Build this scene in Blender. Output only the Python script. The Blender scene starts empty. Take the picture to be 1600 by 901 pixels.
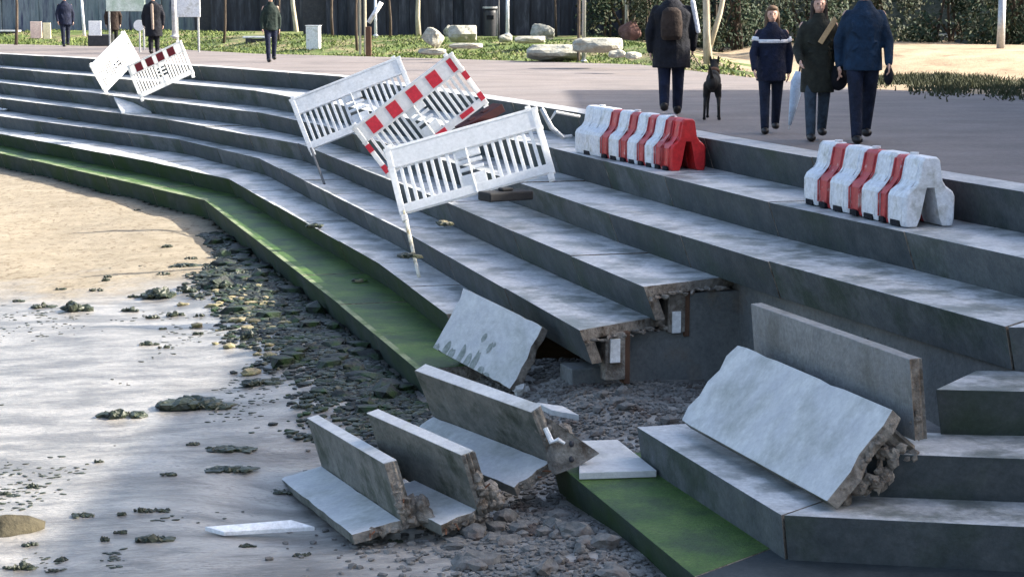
import bpy, bmesh, math, random
from mathutils import Vector, Matrix, noise
import numpy as np
R = math.radians
scene = bpy.context.scene
col = scene.collection

# ------------------------------------------------------------ camera, world, sun, exposure
CAM_H = 1.6
PIT = math.atan(450/3000)
cam = bpy.data.cameras.new('camera'); camo = bpy.data.objects.new('camera', cam); col.objects.link(camo)
camo.location = (0, 0, CAM_H); camo.rotation_euler = (math.pi/2 - PIT, 0, 0)
cam.sensor_width = 36; cam.lens = 3000/1600*36; cam.clip_end = 3000
scene.camera = camo
SUN_EL, SUN_AZ = 31, 84            # azimuth from +Y towards +X
w = bpy.data.worlds.new('World'); scene.world = w; w.use_nodes = True
nt = w.node_tree; bg = nt.nodes['Background']
sky = nt.nodes.new('ShaderNodeTexSky'); sky.sky_type = 'NISHITA'; sky.sun_disc = False
sky.sun_elevation = R(SUN_EL); sky.sun_rotation = R(SUN_AZ); sky.air_density = 1.0; sky.dust_density = 4.0; sky.ozone_density = 1.0
nt.links.new(sky.outputs[0], bg.inputs[0]); bg.inputs[1].default_value = 0.15
sun = bpy.data.lights.new('sun', 'SUN'); sun.energy = 5.0; sun.angle = R(0.6); sun.color = (1, .93, .82)
suno = bpy.data.objects.new('sun', sun); col.objects.link(suno)
sd = Vector((math.sin(R(SUN_AZ))*math.cos(R(SUN_EL)), math.cos(R(SUN_AZ))*math.cos(R(SUN_EL)), math.sin(R(SUN_EL))))
suno.rotation_euler = sd.to_track_quat('Z', 'Y').to_euler(); suno.location = (20, 20, 30)
vs = scene.view_settings
vs.view_transform = 'Standard'; vs.look = 'None'; vs.gamma = 1; vs.exposure = 1.5; vs.use_curve_mapping = False

# ------------------------------------------------------------ helpers
def P(x, y, z):
    """ground-plane point at height z seen at photograph pixel (x, y)"""
    u = (x-800)/3000; v = -(y-450.5)/3000; c, s = math.cos(PIT), math.sin(PIT)
    d = Vector((u, c+v*s, -s+v*c)); t = (z-CAM_H)/d.z
    return Vector((d.x*t, d.y*t, z))
def PD(x, y, Y):
    u = (x-800)/3000; v = -(y-450.5)/3000; c, s = math.cos(PIT), math.sin(PIT)
    d = Vector((u, c+v*s, -s+v*c)); t = Y/d.y
    return Vector((d.x*t, Y, CAM_H+d.z*t))
def tag(o, label=None, cat=None, group=None, kind=None):
    if label: o['label'] = label
    if cat: o['category'] = cat
    if group: o['group'] = group
    if kind: o['kind'] = kind
    return o
def empty(name, loc, label=None, cat=None, group=None, rz=0):
    o = bpy.data.objects.new(name, None); col.objects.link(o); o.location = loc; o.rotation_euler = (0, 0, rz)
    o.empty_display_size = .1
    return tag(o, label, cat, group)
class MB:
    def __init__(s): s.v = []; s.f = []; s.m = []
    def add(s, vs, fs, m=0):
        n = len(s.v); s.v += [Vector(p) for p in vs]
        for i, f in enumerate(fs):
            s.f.append([n+k for k in f]); s.m.append(m[i] if isinstance(m, (list, tuple)) else m)
    def box(s, x0, x1, y0, y1, z0, z1, m=0, M=None):
        vs = [Vector((x, y, z)) for z in (z0, z1) for x, y in ((x0, y0), (x1, y0), (x1, y1), (x0, y1))]
        if M is not None: vs = [M @ p for p in vs]
        s.add(vs, [(3,2,1,0), (4,5,6,7), (0,1,5,4), (1,2,6,5), (2,3,7,6), (3,0,4,7)], m)
    def prism(s, poly, a, b, m=0, caps=True, M=None):
        """poly: list of 3D points at end a (offset vector a) and end b (offset vector b)"""
        n = len(poly); vs = [Vector(p)+Vector(a) for p in poly]+[Vector(p)+Vector(b) for p in poly]
        if M is not None: vs = [M @ p for p in vs]
        fs = [(i, (i+1) % n, n+(i+1) % n, n+i) for i in range(n)]
        if caps: fs += [tuple(range(n-1, -1, -1)), tuple(range(n, 2*n))]
        s.add(vs, fs, m)
    def tube(s, pts, rad, n=8, m=0, cap=True):
        pts = [Vector(p) for p in pts]
        if not isinstance(rad, (list, tuple)): rad = [rad]*len(pts)
        vs = []
        for i, p in enumerate(pts):
            d = (pts[min(i+1, len(pts)-1)]-pts[max(i-1, 0)]).normalized()
            a = d.cross(Vector((0, 0, 1)) if abs(d.z) < .9 else Vector((1, 0, 0))).normalized(); b = d.cross(a)
            for k in range(n):
                t = 2*math.pi*k/n; vs.append(p+(a*math.cos(t)+b*math.sin(t))*rad[i])
        fs = []
        for i in range(len(pts)-1):
            for k in range(n):
                fs.append((i*n+k, i*n+(k+1) % n, (i+1)*n+(k+1) % n, (i+1)*n+k))
        if cap: fs += [tuple(range(n-1, -1, -1)), tuple((len(pts)-1)*n+k for k in range(n))]
        s.add(vs, fs, m)
    def ell(s, c, r, m=0, n=12, M=None):
        vs = []; fs = []; c = Vector(c)
        for i in range(n+1):
            ph = math.pi*i/n
            for k in range(n):
                t = 2*math.pi*k/n
                p = Vector((r[0]*math.sin(ph)*math.cos(t), r[1]*math.sin(ph)*math.sin(t), r[2]*math.cos(ph)))
                if M is not None: p = M @ p
                vs.append(c+p)
        for i in range(n):
            for k in range(n): fs.append((i*n+k, (i+1)*n+k, (i+1)*n+(k+1) % n, i*n+(k+1) % n))
        s.add(vs, fs, m)
    def build(s, name, mats, parent=None, smooth=False, bevel=0, world=True):
        me = bpy.data.meshes.new(name)
        o = bpy.data.objects.new(name, me); col.objects.link(o)
        vs = s.v
        if parent is not None and world:
            inv = parent_matrix(parent).inverted(); vs = [inv @ p for p in vs]
        me.from_pydata([tuple(p) for p in vs], [], s.f)
        if not isinstance(mats, (list, tuple)): mats = [mats]
        for m_ in mats: me.materials.append(m_)
        me.polygons.foreach_set('material_index', s.m)
        me.polygons.foreach_set('use_smooth', [smooth]*len(s.f))
        bm = bmesh.new(); bm.from_mesh(me); bmesh.ops.recalc_face_normals(bm, faces=bm.faces); bm.to_mesh(me); bm.free()
        me.update()
        if parent is not None: o.parent = parent
        if bevel:
            b = o.modifiers.new('bevel', 'BEVEL'); b.width = bevel; b.segments = 2; b.limit_method = 'ANGLE'; b.angle_limit = R(35)
        return o
def parent_matrix(o):
    M = Matrix.Translation(o.location) @ o.rotation_euler.to_matrix().to_4x4()
    if o.parent: M = parent_matrix(o.parent) @ M
    return M
def copy_tree(o, parent=None):
    c = o.copy(); col.objects.link(c); c.parent = parent
    for ch in list(o.children): copy_tree(ch, c)
    return c
def rock_geo(seed, sub=2, rough=.35, squash=(1, 1, 1)):
    bm = bmesh.new(); bmesh.ops.create_icosphere(bm, subdivisions=sub, radius=1)
    off = Vector((seed*3.17, seed*1.7, seed*.9))
    for v in bm.verts:
        d = noise.noise(v.co*1.1+off)*rough*1.4+noise.noise(v.co*2.7+off)*rough*.6
        v.co *= 1+d
        # flatten some sides for a broken look
        v.co = Vector((v.co.x*squash[0], v.co.y*squash[1], v.co.z*squash[2]))
    vs = [v.co.copy() for v in bm.verts]; fs = [[v.index for v in f.verts] for f in bm.faces]; bm.free()
    return vs, fs
ROCKS = [rock_geo(i, 1 if i < 6 else 2, .45) for i in range(12)]
def add_rock(mb, c, s, rz, k, m=0, tilt=0):
    vs, fs = ROCKS[k % 12]
    M = Matrix.Translation(Vector(c)) @ Matrix.Rotation(rz, 4, 'Z') @ Matrix.Rotation(tilt, 4, 'X') @ Matrix.Diagonal((*s, 1))
    mb.add([M @ p for p in vs], fs, m)

# ------------------------------------------------------------ materials
MATS = {}
def mat(name, c1, c2=None, scale=3, rough=.8, bump=.0, bscale=40, detail=6, stain=None, stain_scale=1.2, stain_pos=(.5, .65), spec=.3, rough2=None, stretch=None, metallic=0, grain=.3, grain_scale=22):
    m = bpy.data.materials.new(name); m.use_nodes = True; N = m.node_tree.nodes; L = m.node_tree.links
    b = N['Principled BSDF']; b.inputs['Roughness'].default_value = rough; b.inputs['Specular IOR Level'].default_value = spec
    b.inputs['Metallic'].default_value = metallic
    tc = N.new('ShaderNodeTexCoord'); src = tc.outputs['Object']
    if stretch:
        mp = N.new('ShaderNodeMapping'); mp.inputs['Scale'].default_value = stretch; L.new(src, mp.inputs[0]); src = mp.outputs[0]
    def nz(sc, det=detail, r=.6):
        n = N.new('ShaderNodeTexNoise'); n.inputs['Scale'].default_value = sc; n.inputs['Detail'].default_value = det; n.inputs['Roughness'].default_value = r
        L.new(src, n.inputs['Vector']); return n
    def ramp(n, p0, p1, a, c):
        r = N.new('ShaderNodeValToRGB'); r.color_ramp.elements[0].position = p0; r.color_ramp.elements[1].position = p1
        r.color_ramp.elements[0].color = (*a, 1); r.color_ramp.elements[1].color = (*c, 1); L.new(n.outputs[0], r.inputs[0]); return r
    c2 = c2 or c1
    r = ramp(nz(scale), .35, .65, c1, c2); out = r.outputs[0]
    if stain:
        s_ = ramp(nz(stain_scale, 8, .65), stain_pos[0], stain_pos[1], (0, 0, 0), (1, 1, 1))
        mx = N.new('ShaderNodeMix'); mx.data_type = 'RGBA'; L.new(s_.outputs[0], mx.inputs['Factor']); L.new(out, mx.inputs['A']); mx.inputs['B'].default_value = (*stain, 1); out = mx.outputs['Result']
        if rough2 is not None:
            mr = N.new('ShaderNodeMapRange'); mr.inputs[3].default_value = rough; mr.inputs[4].default_value = rough2; L.new(s_.outputs[0], mr.inputs[0]); L.new(mr.outputs[0], b.inputs['Roughness'])
    gm = N.new('ShaderNodeMapRange'); gm.inputs[1].default_value = .3; gm.inputs[2].default_value = .7; gm.inputs[3].default_value = 1-grain; gm.inputs[4].default_value = 1+grain*.7
    L.new(nz(grain_scale, 8, .75).outputs[0], gm.inputs[0]); gx = N.new('ShaderNodeVectorMath'); gx.operation = 'SCALE'; L.new(out, gx.inputs[0]); L.new(gm.outputs[0], gx.inputs['Scale']); out = gx.outputs[0]
    L.new(out, b.inputs['Base Color'])
    if bump:
        n = nz(bscale, 5); bp = N.new('ShaderNodeBump'); bp.inputs['Strength'].default_value = 1; bp.inputs['Distance'].default_value = bump
        L.new(n.outputs[0], bp.inputs['Height']); L.new(bp.outputs[0], b.inputs['Normal'])
    MATS[name] = m; return m
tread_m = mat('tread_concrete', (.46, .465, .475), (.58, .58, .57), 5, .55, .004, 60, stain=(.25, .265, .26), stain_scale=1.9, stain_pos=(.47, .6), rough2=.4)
riser_m = mat('riser_concrete', (.044, .056, .062), (.075, .086, .092), 4, .7, .004, 50, stain=(.04, .058, .042), stain_scale=1.1, stain_pos=(.48, .7))  # weathered fronts, with their undercut shade also put into the dark base
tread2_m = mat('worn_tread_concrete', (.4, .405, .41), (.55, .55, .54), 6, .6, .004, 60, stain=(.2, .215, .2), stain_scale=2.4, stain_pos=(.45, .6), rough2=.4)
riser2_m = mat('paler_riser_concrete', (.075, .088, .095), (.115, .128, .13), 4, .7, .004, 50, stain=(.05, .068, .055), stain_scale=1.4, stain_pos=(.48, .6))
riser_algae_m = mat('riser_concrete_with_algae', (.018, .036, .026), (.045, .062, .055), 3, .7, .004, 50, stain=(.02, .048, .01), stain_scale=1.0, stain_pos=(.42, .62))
algae_m = mat('green_algae_ledge', (.04, .1, .012), (.085, .15, .03), 3.5, .55, .012, 60, stain=(.028, .06, .02), stain_scale=1.5, stain_pos=(.46, .62), grain=.5, grain_scale=30)
algae_sunlit_edge_m = mat('sunlit_algae_edge', (.16, .2, .1), (.26, .29, .17), 3, .7, .004, 50, stain=(.05, .1, .02), stain_scale=1.6, stain_pos=(.45, .6))  # nose strip of the ledge, its sunlit edge put into the colour
dark_ledge_m = mat('dark_ledge_concrete', (.022, .03, .035), (.045, .055, .06), 3, .7, .003, 50)  # right-hand stretch of the ledge, in a darker tone
broken_m = mat('broken_concrete', (.16, .14, .12), (.33, .3, .26), 9, .95, .03, 25, stain=(.1, .075, .055), stain_scale=6)
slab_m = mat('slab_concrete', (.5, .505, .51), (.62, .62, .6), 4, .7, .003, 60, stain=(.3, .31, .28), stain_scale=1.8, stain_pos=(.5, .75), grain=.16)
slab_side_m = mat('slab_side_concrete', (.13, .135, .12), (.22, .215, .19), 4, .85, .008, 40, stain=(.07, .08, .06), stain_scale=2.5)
found_m = mat('foundation_concrete', (.13, .14, .14), (.19, .195, .19), 2.5, .85, .008, 30, stain=(.19, .155, .12), stain_scale=1.5, stain_pos=(.55, .75))
asphalt_m = mat('promenade_paving', (.155, .138, .133), (.21, .184, .176), 1.2, .85, .006, 80, stain=(.23, .21, .21), stain_scale=.5, stain_pos=(.5, .8), stretch=(.6, 1, 1))
coping_m = mat('coping_concrete', (.4, .4, .4), (.52, .51, .5), 4, .6, .003, 60, stain=(.3, .31, .32), stain_scale=1.8)
white_m = mat('white_plastic', (.78, .79, .8), (.84, .84, .84), 6, .4, stain=(.55, .55, .52), stain_scale=2.5, stain_pos=(.6, .85), spec=.5)
def translucent(m, f):
    N = m.node_tree.nodes; L = m.node_tree.links; b = N['Principled BSDF']; o = N['Material Output']
    t = N.new('ShaderNodeBsdfTranslucent'); t.inputs[0].default_value = (.92, .92, .9, 1); x = N.new('ShaderNodeMixShader'); x.inputs[0].default_value = f
    L.new(b.outputs[0], x.inputs[1]); L.new(t.outputs[0], x.inputs[2]); L.new(x.outputs[0], o.inputs[0]); return m
fence_m = translucent(mat('fence_plastic', (.84, .85, .85), (.9, .9, .9), 6, .4, stain=(.55, .55, .52), stain_scale=2.5, stain_pos=(.6, .85), spec=.5), .5)
white2_m = mat('scuffed_white_plastic', (.62, .65, .7), (.78, .79, .81), 5, .5, stain=(.36, .37, .35), stain_scale=5, stain_pos=(.5, .7), spec=.5)
red_m = mat('red_plastic', (.5, .018, .022), (.62, .03, .03), 5, .4, stain=(.32, .03, .03), stain_scale=3, spec=.5)
dred_m = mat('dull_red_band', (.36, .03, .035), (.5, .06, .06), 5, .5, stain=(.6, .45, .43), stain_scale=7, stain_pos=(.58, .68), spec=.5)
foil_red_m = mat('red_reflective_foil', (.5, .02, .04), (.58, .03, .05), 12, .35, spec=.5)
steel_m = mat('galvanised_steel', (.42, .44, .45), (.5, .5, .5), 8, .45, metallic=.6)
dark_steel_m = mat('dark_steel', (.03, .033, .04), (.05, .05, .055), 8, .5)
bark_pale_m = mat('pale_bark', (.36, .32, .24), (.5, .46, .36), 8, .9, .01, 20, stain=(.14, .11, .08), stain_scale=5, stain_pos=(.55, .7), stretch=(1, 1, .3))
bark_dark_m = mat('dark_bark', (.06, .045, .035), (.11, .085, .065), 8, .9, .01, 20, stretch=(1, 1, .3))
leaf_m = mat('dark_foliage', (.012, .03, .014), (.035, .06, .028), 3, .7)
leaf2_m = mat('olive_foliage', (.025, .035, .015), (.06, .065, .03), 3, .7)
grass_m = mat('verge_grass', (.07, .11, .025), (.12, .165, .05), 1.3, .9, .02, 30, stain=(.26, .22, .12), stain_scale=.9, stain_pos=(.48, .62))
blade_m = mat('grass_blades', (.09, .14, .03), (.17, .2, .07), 1.0, .8)
dirt_m = mat('dry_earth', (.3, .22, .14), (.42, .33, .22), 1.1, .95, .02, 14, stain=(.16, .11, .07), stain_scale=1.2, stain_pos=(.55, .7))
boulder_m = mat('granite_boulder', (.3, .29, .24), (.46, .45, .38), 3, .9, .03, 9, stain=(.14, .13, .1), stain_scale=2.4, stain_pos=(.55, .7))
weed_m = mat('dark_seaweed', (.012, .018, .012), (.04, .05, .025), 8, .45, .01, 30, spec=.5)
shaded_weedstone_m = mat('weedy_stone', (.012, .016, .017), (.04, .047, .042), 5, .6, .02, 18, stain=(.022, .05, .014), stain_scale=2.5, stain_pos=(.5, .65))  # weed-dark stone, with the wall-foot shade also put into the colour
rubble_m = mat('rubble_stone', (.11, .11, .106), (.24, .235, .222), 4, .95, .02, 18, stain=(.09, .07, .06), stain_scale=2)
tanstone_m = mat('pale_beach_stone', (.2, .17, .11), (.32, .28, .18), 5, .9, .02, 18, stain=(.12, .12, .04), stain_scale=2)
moundrock_m = mat('tan_boulder', (.05, .043, .026), (.085, .073, .045), 5, .9, .02, 18)
brown_m = mat('brown_plank_wood', (.09, .045, .03), (.14, .08, .05), 5, .8, stretch=(1, 1, .3))
skin_m = mat('skin', (.5, .3, .23), (.56, .35, .27), 8, .6)
hair_m = mat('dark_hair', (.02, .013, .01), (.04, .028, .02), 20, .6)
hairb_m = mat('brown_hair', (.1, .06, .035), (.16, .1, .06), 20, .7)
def cloth(name, c, v=1.5): return mat(name, tuple(x*(.7 if max(c) < .1 else 1) for x in c), tuple(min(1, x*v) for x in c), 7, .85, .03, 9)
navy_m = cloth('navy_cloth', (.006, .01, .028)); navy2_m = cloth('petrol_blue_cloth', (.006, .022, .05)); black_m = cloth('black_cloth', (.006, .007, .012))
olive_m = cloth('dark_olive_cloth', (.016, .018, .014)); jeans_m = cloth('dark_jeans', (.008, .013, .03)); grey_jeans_m = cloth('grey_blue_jeans', (.03, .045, .065))
whitec_m = cloth('white_cloth', (.7, .71, .75), 1.1); brownc_m = cloth('dark_brown_cloth', (.03, .02, .016)); tanc_m = cloth('tan_cloth', (.45, .3, .16), 1.1)
shoe_m = mat('dark_shoe_leather', (.012, .01, .01), (.02, .018, .018), 8, .5); soleb_m = mat('shoe_sole', (.25, .25, .24)); paleb_m = cloth('pale_blue_cloth', (.5, .6, .72), 1.1)
dogfur_m = mat('black_dog_fur', (.008, .008, .009), (.02, .019, .018), 12, .8, .006, 60)

def ground_mat():
    """sand that goes from dry tan through damp to grey by its height above the water and a patchy tide line"""
    m = bpy.data.materials.new('beach_sand'); m.use_nodes = True; N = m.node_tree.nodes; L = m.node_tree.links; b = N['Principled BSDF']
    g = N.new('ShaderNodeNewGeometry'); sep = N.new('ShaderNodeSeparateXYZ'); L.new(g.outputs['Position'], sep.inputs[0])
    def nz(sc, det=6, st=(1, 1, 1)):
        mp = N.new('ShaderNodeMapping'); mp.inputs['Scale'].default_value = st; L.new(g.outputs['Position'], mp.inputs[0])
        n = N.new('ShaderNodeTexNoise'); n.inputs['Scale'].default_value = sc; n.inputs['Detail'].default_value = det; n.inputs['Roughness'].default_value = .65; L.new(mp.outputs[0], n.inputs['Vector']); return n
    def ramp(s, p0, p1, a, c):
        r = N.new('ShaderNodeValToRGB'); r.color_ramp.elements[0].position = p0; r.color_ramp.elements[1].position = p1
        r.color_ramp.elements[0].color = (*a, 1); r.color_ramp.elements[1].color = (*c, 1); L.new(s, r.inputs[0]); return r
    def mix(f, A, B):
        mx = N.new('ShaderNodeMix'); mx.data_type = 'RGBA'; L.new(f, mx.inputs['Factor']); L.new(A, mx.inputs['A']); L.new(B, mx.inputs['B']); return mx.outputs['Result']
    dry = ramp(nz(2.2, 8).outputs[0], .36, .68, (.21, .175, .12), (.3, .255, .185))
    speck = ramp(nz(9, 6, (1, .5, 1)).outputs[0], .54, .62, (0, 0, 0), (1, 1, 1))
    spc = N.new('ShaderNodeRGB'); spc.outputs[0].default_value = (.16, .125, .08, 1)
    dry2 = mix(speck.outputs[0], dry.outputs[0], spc.outputs[0])
    wet0 = ramp(nz(1.6, 14, (.65, 1.5, 1)).outputs[0], .42, .58, (.15, .138, .124), (.36, .337, .305)); pit = ramp(nz(26, 8, (.7, 1.2, 1)).outputs[0], .3, .52, (0, 0, 0), (1, 1, 1)); dk = ramp(nz(3.5, 12, (.5, 1.8, 1)).outputs[0], .4, .6, (.09, .085, .078), (.26, .245, .225))
    wet = N.new('ShaderNodeMix'); wet.data_type = 'RGBA'; L.new(pit.outputs[0], wet.inputs['Factor']); L.new(dk.outputs[0], wet.inputs['A']); L.new(wet0.outputs[0], wet.inputs['B'])
    # wetness: far beach (Y>~27) is dry
    ad = N.new('ShaderNodeMath'); ad.operation = 'MULTIPLY_ADD'; n2 = nz(.5, 6); L.new(n2.outputs[0], ad.inputs[0]); ad.inputs[1].default_value = 7; L.new(sep.outputs[1], ad.inputs[2])
    mr = N.new('ShaderNodeMapRange'); L.new(ad.outputs[0], mr.inputs[0]); mr.inputs[1].default_value = 29.3; mr.inputs[2].default_value = 31.5; mr.inputs[3].default_value = 1; mr.inputs[4].default_value = 0
    L.new(mix(mr.outputs[0], dry2, wet.outputs['Result']), b.inputs['Base Color'])
    rr = N.new('ShaderNodeMapRange'); L.new(mr.outputs[0], rr.inputs[0]); rr.inputs[3].default_value = .95; rr.inputs[4].default_value = .45; L.new(rr.outputs[0], b.inputs['Roughness'])
    xm = N.new('ShaderNodeMath'); xm.operation = 'MULTIPLY_ADD'; L.new(nz(.9, 8, (.5, 1.6, 1)).outputs[0], xm.inputs[0]); xm.inputs[1].default_value = 4; L.new(sep.outputs[0], xm.inputs[2])
    xr = N.new('ShaderNodeMapRange'); L.new(xm.outputs[0], xr.inputs[0]); xr.inputs[1].default_value = .4; xr.inputs[2].default_value = -1.6; xr.inputs[3].default_value = 0; xr.inputs[4].default_value = .75
    ml = N.new('ShaderNodeMath'); ml.operation = 'MULTIPLY'; L.new(xr.outputs[0], ml.inputs[0]); L.new(mr.outputs[0], ml.inputs[1]); L.new(ml.outputs[0], b.inputs['Coat Weight']); b.inputs['Coat Roughness'].default_value = .3; b.inputs['Coat IOR'].default_value = 1.33
    bp = N.new('ShaderNodeBump'); bp.inputs['Distance'].default_value = .03; bp.inputs['Strength'].default_value = .9; L.new(nz(14, 8, (.6, 1.3, 1)).outputs[0], bp.inputs['Height']); L.new(bp.outputs[0], b.inputs['Normal']); b2 = N.new('ShaderNodeBump'); b2.inputs['Distance'].default_value = .02; b2.inputs['Strength'].default_value = .6; L.new(nz(6, 9, (.6, 1.5, 1)).outputs[0], b2.inputs['Height']); L.new(b2.outputs[0], b.inputs['Coat Normal'])
    return m
def water_mat():
    m = bpy.data.materials.new('shallow_foamy_water'); m.use_nodes = True; N = m.node_tree.nodes; L = m.node_tree.links; b = N['Principled BSDF']
    g = N.new('ShaderNodeNewGeometry')
    mp = N.new('ShaderNodeMapping'); mp.inputs['Scale'].default_value = (.7, 1.5, 1); mp.inputs['Rotation'].default_value = (0, 0, R(-12)); L.new(g.outputs['Position'], mp.inputs[0])
    n = N.new('ShaderNodeTexNoise'); n.inputs['Scale'].default_value = 1.3; n.inputs['Detail'].default_value = 12; n.inputs['Roughness'].default_value = .74; n.inputs['Distortion'].default_value = .3; L.new(mp.outputs[0], n.inputs['Vector'])
    r = N.new('ShaderNodeValToRGB'); e = r.color_ramp.elements; e[0].position = .32; e[0].color = (.15, .155, .15, 1); e[1].position = .58; e[1].color = (.36, .345, .31, 1)
    q = e.new(.46); q.color = (.24, .235, .215, 1)
    L.new(n.outputs[0], r.inputs[0]); L.new(r.outputs[0], b.inputs['Base Color']); b.inputs['Roughness'].default_value = .28; b.inputs['IOR'].default_value = 1.33
    bp = N.new('ShaderNodeBump'); bp.inputs['Distance'].default_value = .06; bp.inputs['Strength'].default_value = .7; L.new(n.outputs[0], bp.inputs['Height']); L.new(bp.outputs[0], b.inputs['Normal'])
    return m
sand_m = ground_mat(); water_m = water_mat()

# ------------------------------------------------------------ step noses: plan polylines (x, y) at their heights
Z = [0, -.37, -.72, -1.06, -1.40, -1.73, -2.05]
def pl(k, pts): return [P(x, y, Z[k]) for x, y in pts]
N0 = pl(0, [(-160, 70), (0, 84), (140, 92), (310, 103), (530, 119), (900, 176), (1100, 215), (1267, 245), (1600, 300), (1900, 352)])
def ext(p, q, d): return q + (q-p).normalized()*d
def far(a, b, d=14): return [a + (a-b).normalized()*d]
def line(k, pts):
    q = pl(k, pts); return far(q[0], q[1]) + q
N1 = line(1, [(0, 106), (300, 133), (400, 142), (545, 167), (862, 231), (1037, 275), (1200, 315), (1412, 361), (1640, 411)])
N1 = N1[:-1] + [N1[-1], N1[-1]+Vector((3, -.3, 0))]
N2 = line(2, [(0, 129), (235, 156), (400, 175), (505, 196), (812, 285), (950, 332), (1200, 408), (1572, 511)]); N2 += [N2[-1]+Vector((3, -.3, 0))]
N3 = line(3, [(0, 154), (260, 187), (465, 224), (697, 316), (800, 361), (1005, 447)])
N4 = line(4, [(0, 181), (280, 218), (405, 247), (625, 357), (905, 516)])
N5 = line(5, [(0, 209), (240, 254), (357, 279), (592, 412), (697, 490)])
N6 = line(6, [(0, 239), (100, 262), (318, 312), (530, 475), (650, 575)])
N3R = pl(3, [(1462, 607), (1760, 613)]); N4R = pl(4, [(1350, 706), (1800, 722)])
N5R = pl(5, [(995, 665), (1222, 803), (1700, 826)]); N6M = pl(6, [(860, 716), (1085, 901)]); N6M += [N6M[-1]+Vector((.01, 0, 0)), N6M[-1]+Vector((2.2, -.35, 0))]
N6M.pop(2)

def inward(a, b):       # unit vector towards the land for a nose running a -> b
    d = (b-a).normalized(); return Vector((-d.y, d.x, 0))
def miters(pts):
    out = []
    for i, p in enumerate(pts):
        n1 = inward(pts[i-1], p) if i > 0 else None; n2 = inward(p, pts[i+1]) if i < len(pts)-1 else None
        if n1 is None: out.append(n2)
        elif n2 is None: out.append(n1)
        else:
            m = (n1+n2); m.normalize(); out.append(m/max(.3, m.dot(n1)))
    return out
random.seed(4); rr_t = random.Random(8)
def tier(mb, pts, w, rz, uc=.13, slab=2.6, start=None, end=None, thick=.1, solid=False, gap=.024, jit=.008, two=True, edge=0):
    """sweep the 7-shaped precast section along a nose; materials 0 top, 1 front, 2 cut ends"""
    mt = miters(pts)
    if start is not None: mt[0] = start
    if end is not None: mt[-1] = end
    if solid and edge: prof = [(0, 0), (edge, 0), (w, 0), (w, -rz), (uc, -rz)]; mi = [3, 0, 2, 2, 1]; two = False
    elif solid: prof = [(0, 0), (w, 0), (w, -rz), (uc, -rz)]; mi = [0, 2, 2, 1]; two = False
    else: prof = [(0, 0), (w, 0), (w, -thick), (uc*.35+.1, -thick), (uc+.1, -rz), (uc, -rz)]; mi = [0, 2, 2, 2, 2, 1]
    n = len(prof)
    for i in range(len(pts)-1):
        a, b = pts[i], pts[i+1]; L = (b-a).length; k = max(1, round(L/slab)); nn = inward(a, b)
        for j in range(k):
            s0, s1 = j/k, (j+1)/k
            p0 = a.lerp(b, s0); p1 = a.lerp(b, s1); m0 = mt[i] if j == 0 else nn; m1 = mt[i+1] if j == k-1 else nn
            d = (b-a).normalized()*gap*.5; dz = Vector((0, 0, random.uniform(-jit, jit)))
            if not (i == 0 and j == 0): p0 = p0 + d
            if not (i == len(pts)-2 and j == k-1): p1 = p1 - d
            v0 = [p0+m0*u+Vector((0, 0, h))+dz for u, h in prof]; v1 = [p1+m1*u+Vector((0, 0, h))+dz for u, h in prof]
            fs = [(q, (q+1) % n, n+(q+1) % n, n+q) for q in range(n)]+[tuple(range(n-1, -1, -1)), tuple(range(n, 2*n))]
            mm = list(mi)
            if two and rr_t.random() < .38: mm = [3 if q == 1 else q for q in mm]
            if two and rr_t.random() < .4: mm = [4 if q == 0 else q for q in mm]
            mb.add(v0+v1, fs, mm+[2, 2])
steps = empty('seating_steps', (0, 25, -2.05), 'long flight of pale concrete seating steps between promenade and beach, broken open in the middle', 'seating steps')
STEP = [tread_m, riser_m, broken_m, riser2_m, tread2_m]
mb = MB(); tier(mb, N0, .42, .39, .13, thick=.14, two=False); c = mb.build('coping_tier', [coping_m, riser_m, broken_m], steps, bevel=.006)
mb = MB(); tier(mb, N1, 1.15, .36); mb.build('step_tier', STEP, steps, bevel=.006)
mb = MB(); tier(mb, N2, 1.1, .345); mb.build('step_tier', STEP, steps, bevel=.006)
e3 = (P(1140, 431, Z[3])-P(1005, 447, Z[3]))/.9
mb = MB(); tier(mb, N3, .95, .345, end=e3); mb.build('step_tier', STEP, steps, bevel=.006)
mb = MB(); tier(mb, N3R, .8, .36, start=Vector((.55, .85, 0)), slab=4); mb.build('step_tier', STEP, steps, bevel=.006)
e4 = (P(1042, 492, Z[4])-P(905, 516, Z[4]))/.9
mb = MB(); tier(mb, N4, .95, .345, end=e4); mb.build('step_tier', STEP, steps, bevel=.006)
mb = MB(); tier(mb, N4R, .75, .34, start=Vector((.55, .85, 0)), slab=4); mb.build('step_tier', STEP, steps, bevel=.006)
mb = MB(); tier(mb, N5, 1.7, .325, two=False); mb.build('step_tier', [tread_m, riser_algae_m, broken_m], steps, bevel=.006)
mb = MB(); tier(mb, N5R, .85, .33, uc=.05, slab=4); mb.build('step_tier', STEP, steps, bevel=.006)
mb = MB(); tier(mb, N6[:4], .95, .42, solid=True, edge=.16); mb.build('lower_ledge', [algae_m, riser_algae_m, broken_m, algae_sunlit_edge_m], steps, bevel=.006)
mb = MB(); tier(mb, N6[3:], .95, .42, solid=True, edge=.07); mb.build('mossy_ledge', [algae_m, riser_algae_m, broken_m, algae_sunlit_edge_m], steps, bevel=.006)
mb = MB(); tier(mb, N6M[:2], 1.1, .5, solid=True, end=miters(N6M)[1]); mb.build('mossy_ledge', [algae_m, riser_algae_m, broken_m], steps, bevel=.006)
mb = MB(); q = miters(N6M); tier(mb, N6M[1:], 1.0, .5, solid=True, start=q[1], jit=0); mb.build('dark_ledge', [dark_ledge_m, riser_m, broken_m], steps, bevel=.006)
# substructure bared where the slabs are gone
mb = MB()
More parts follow.
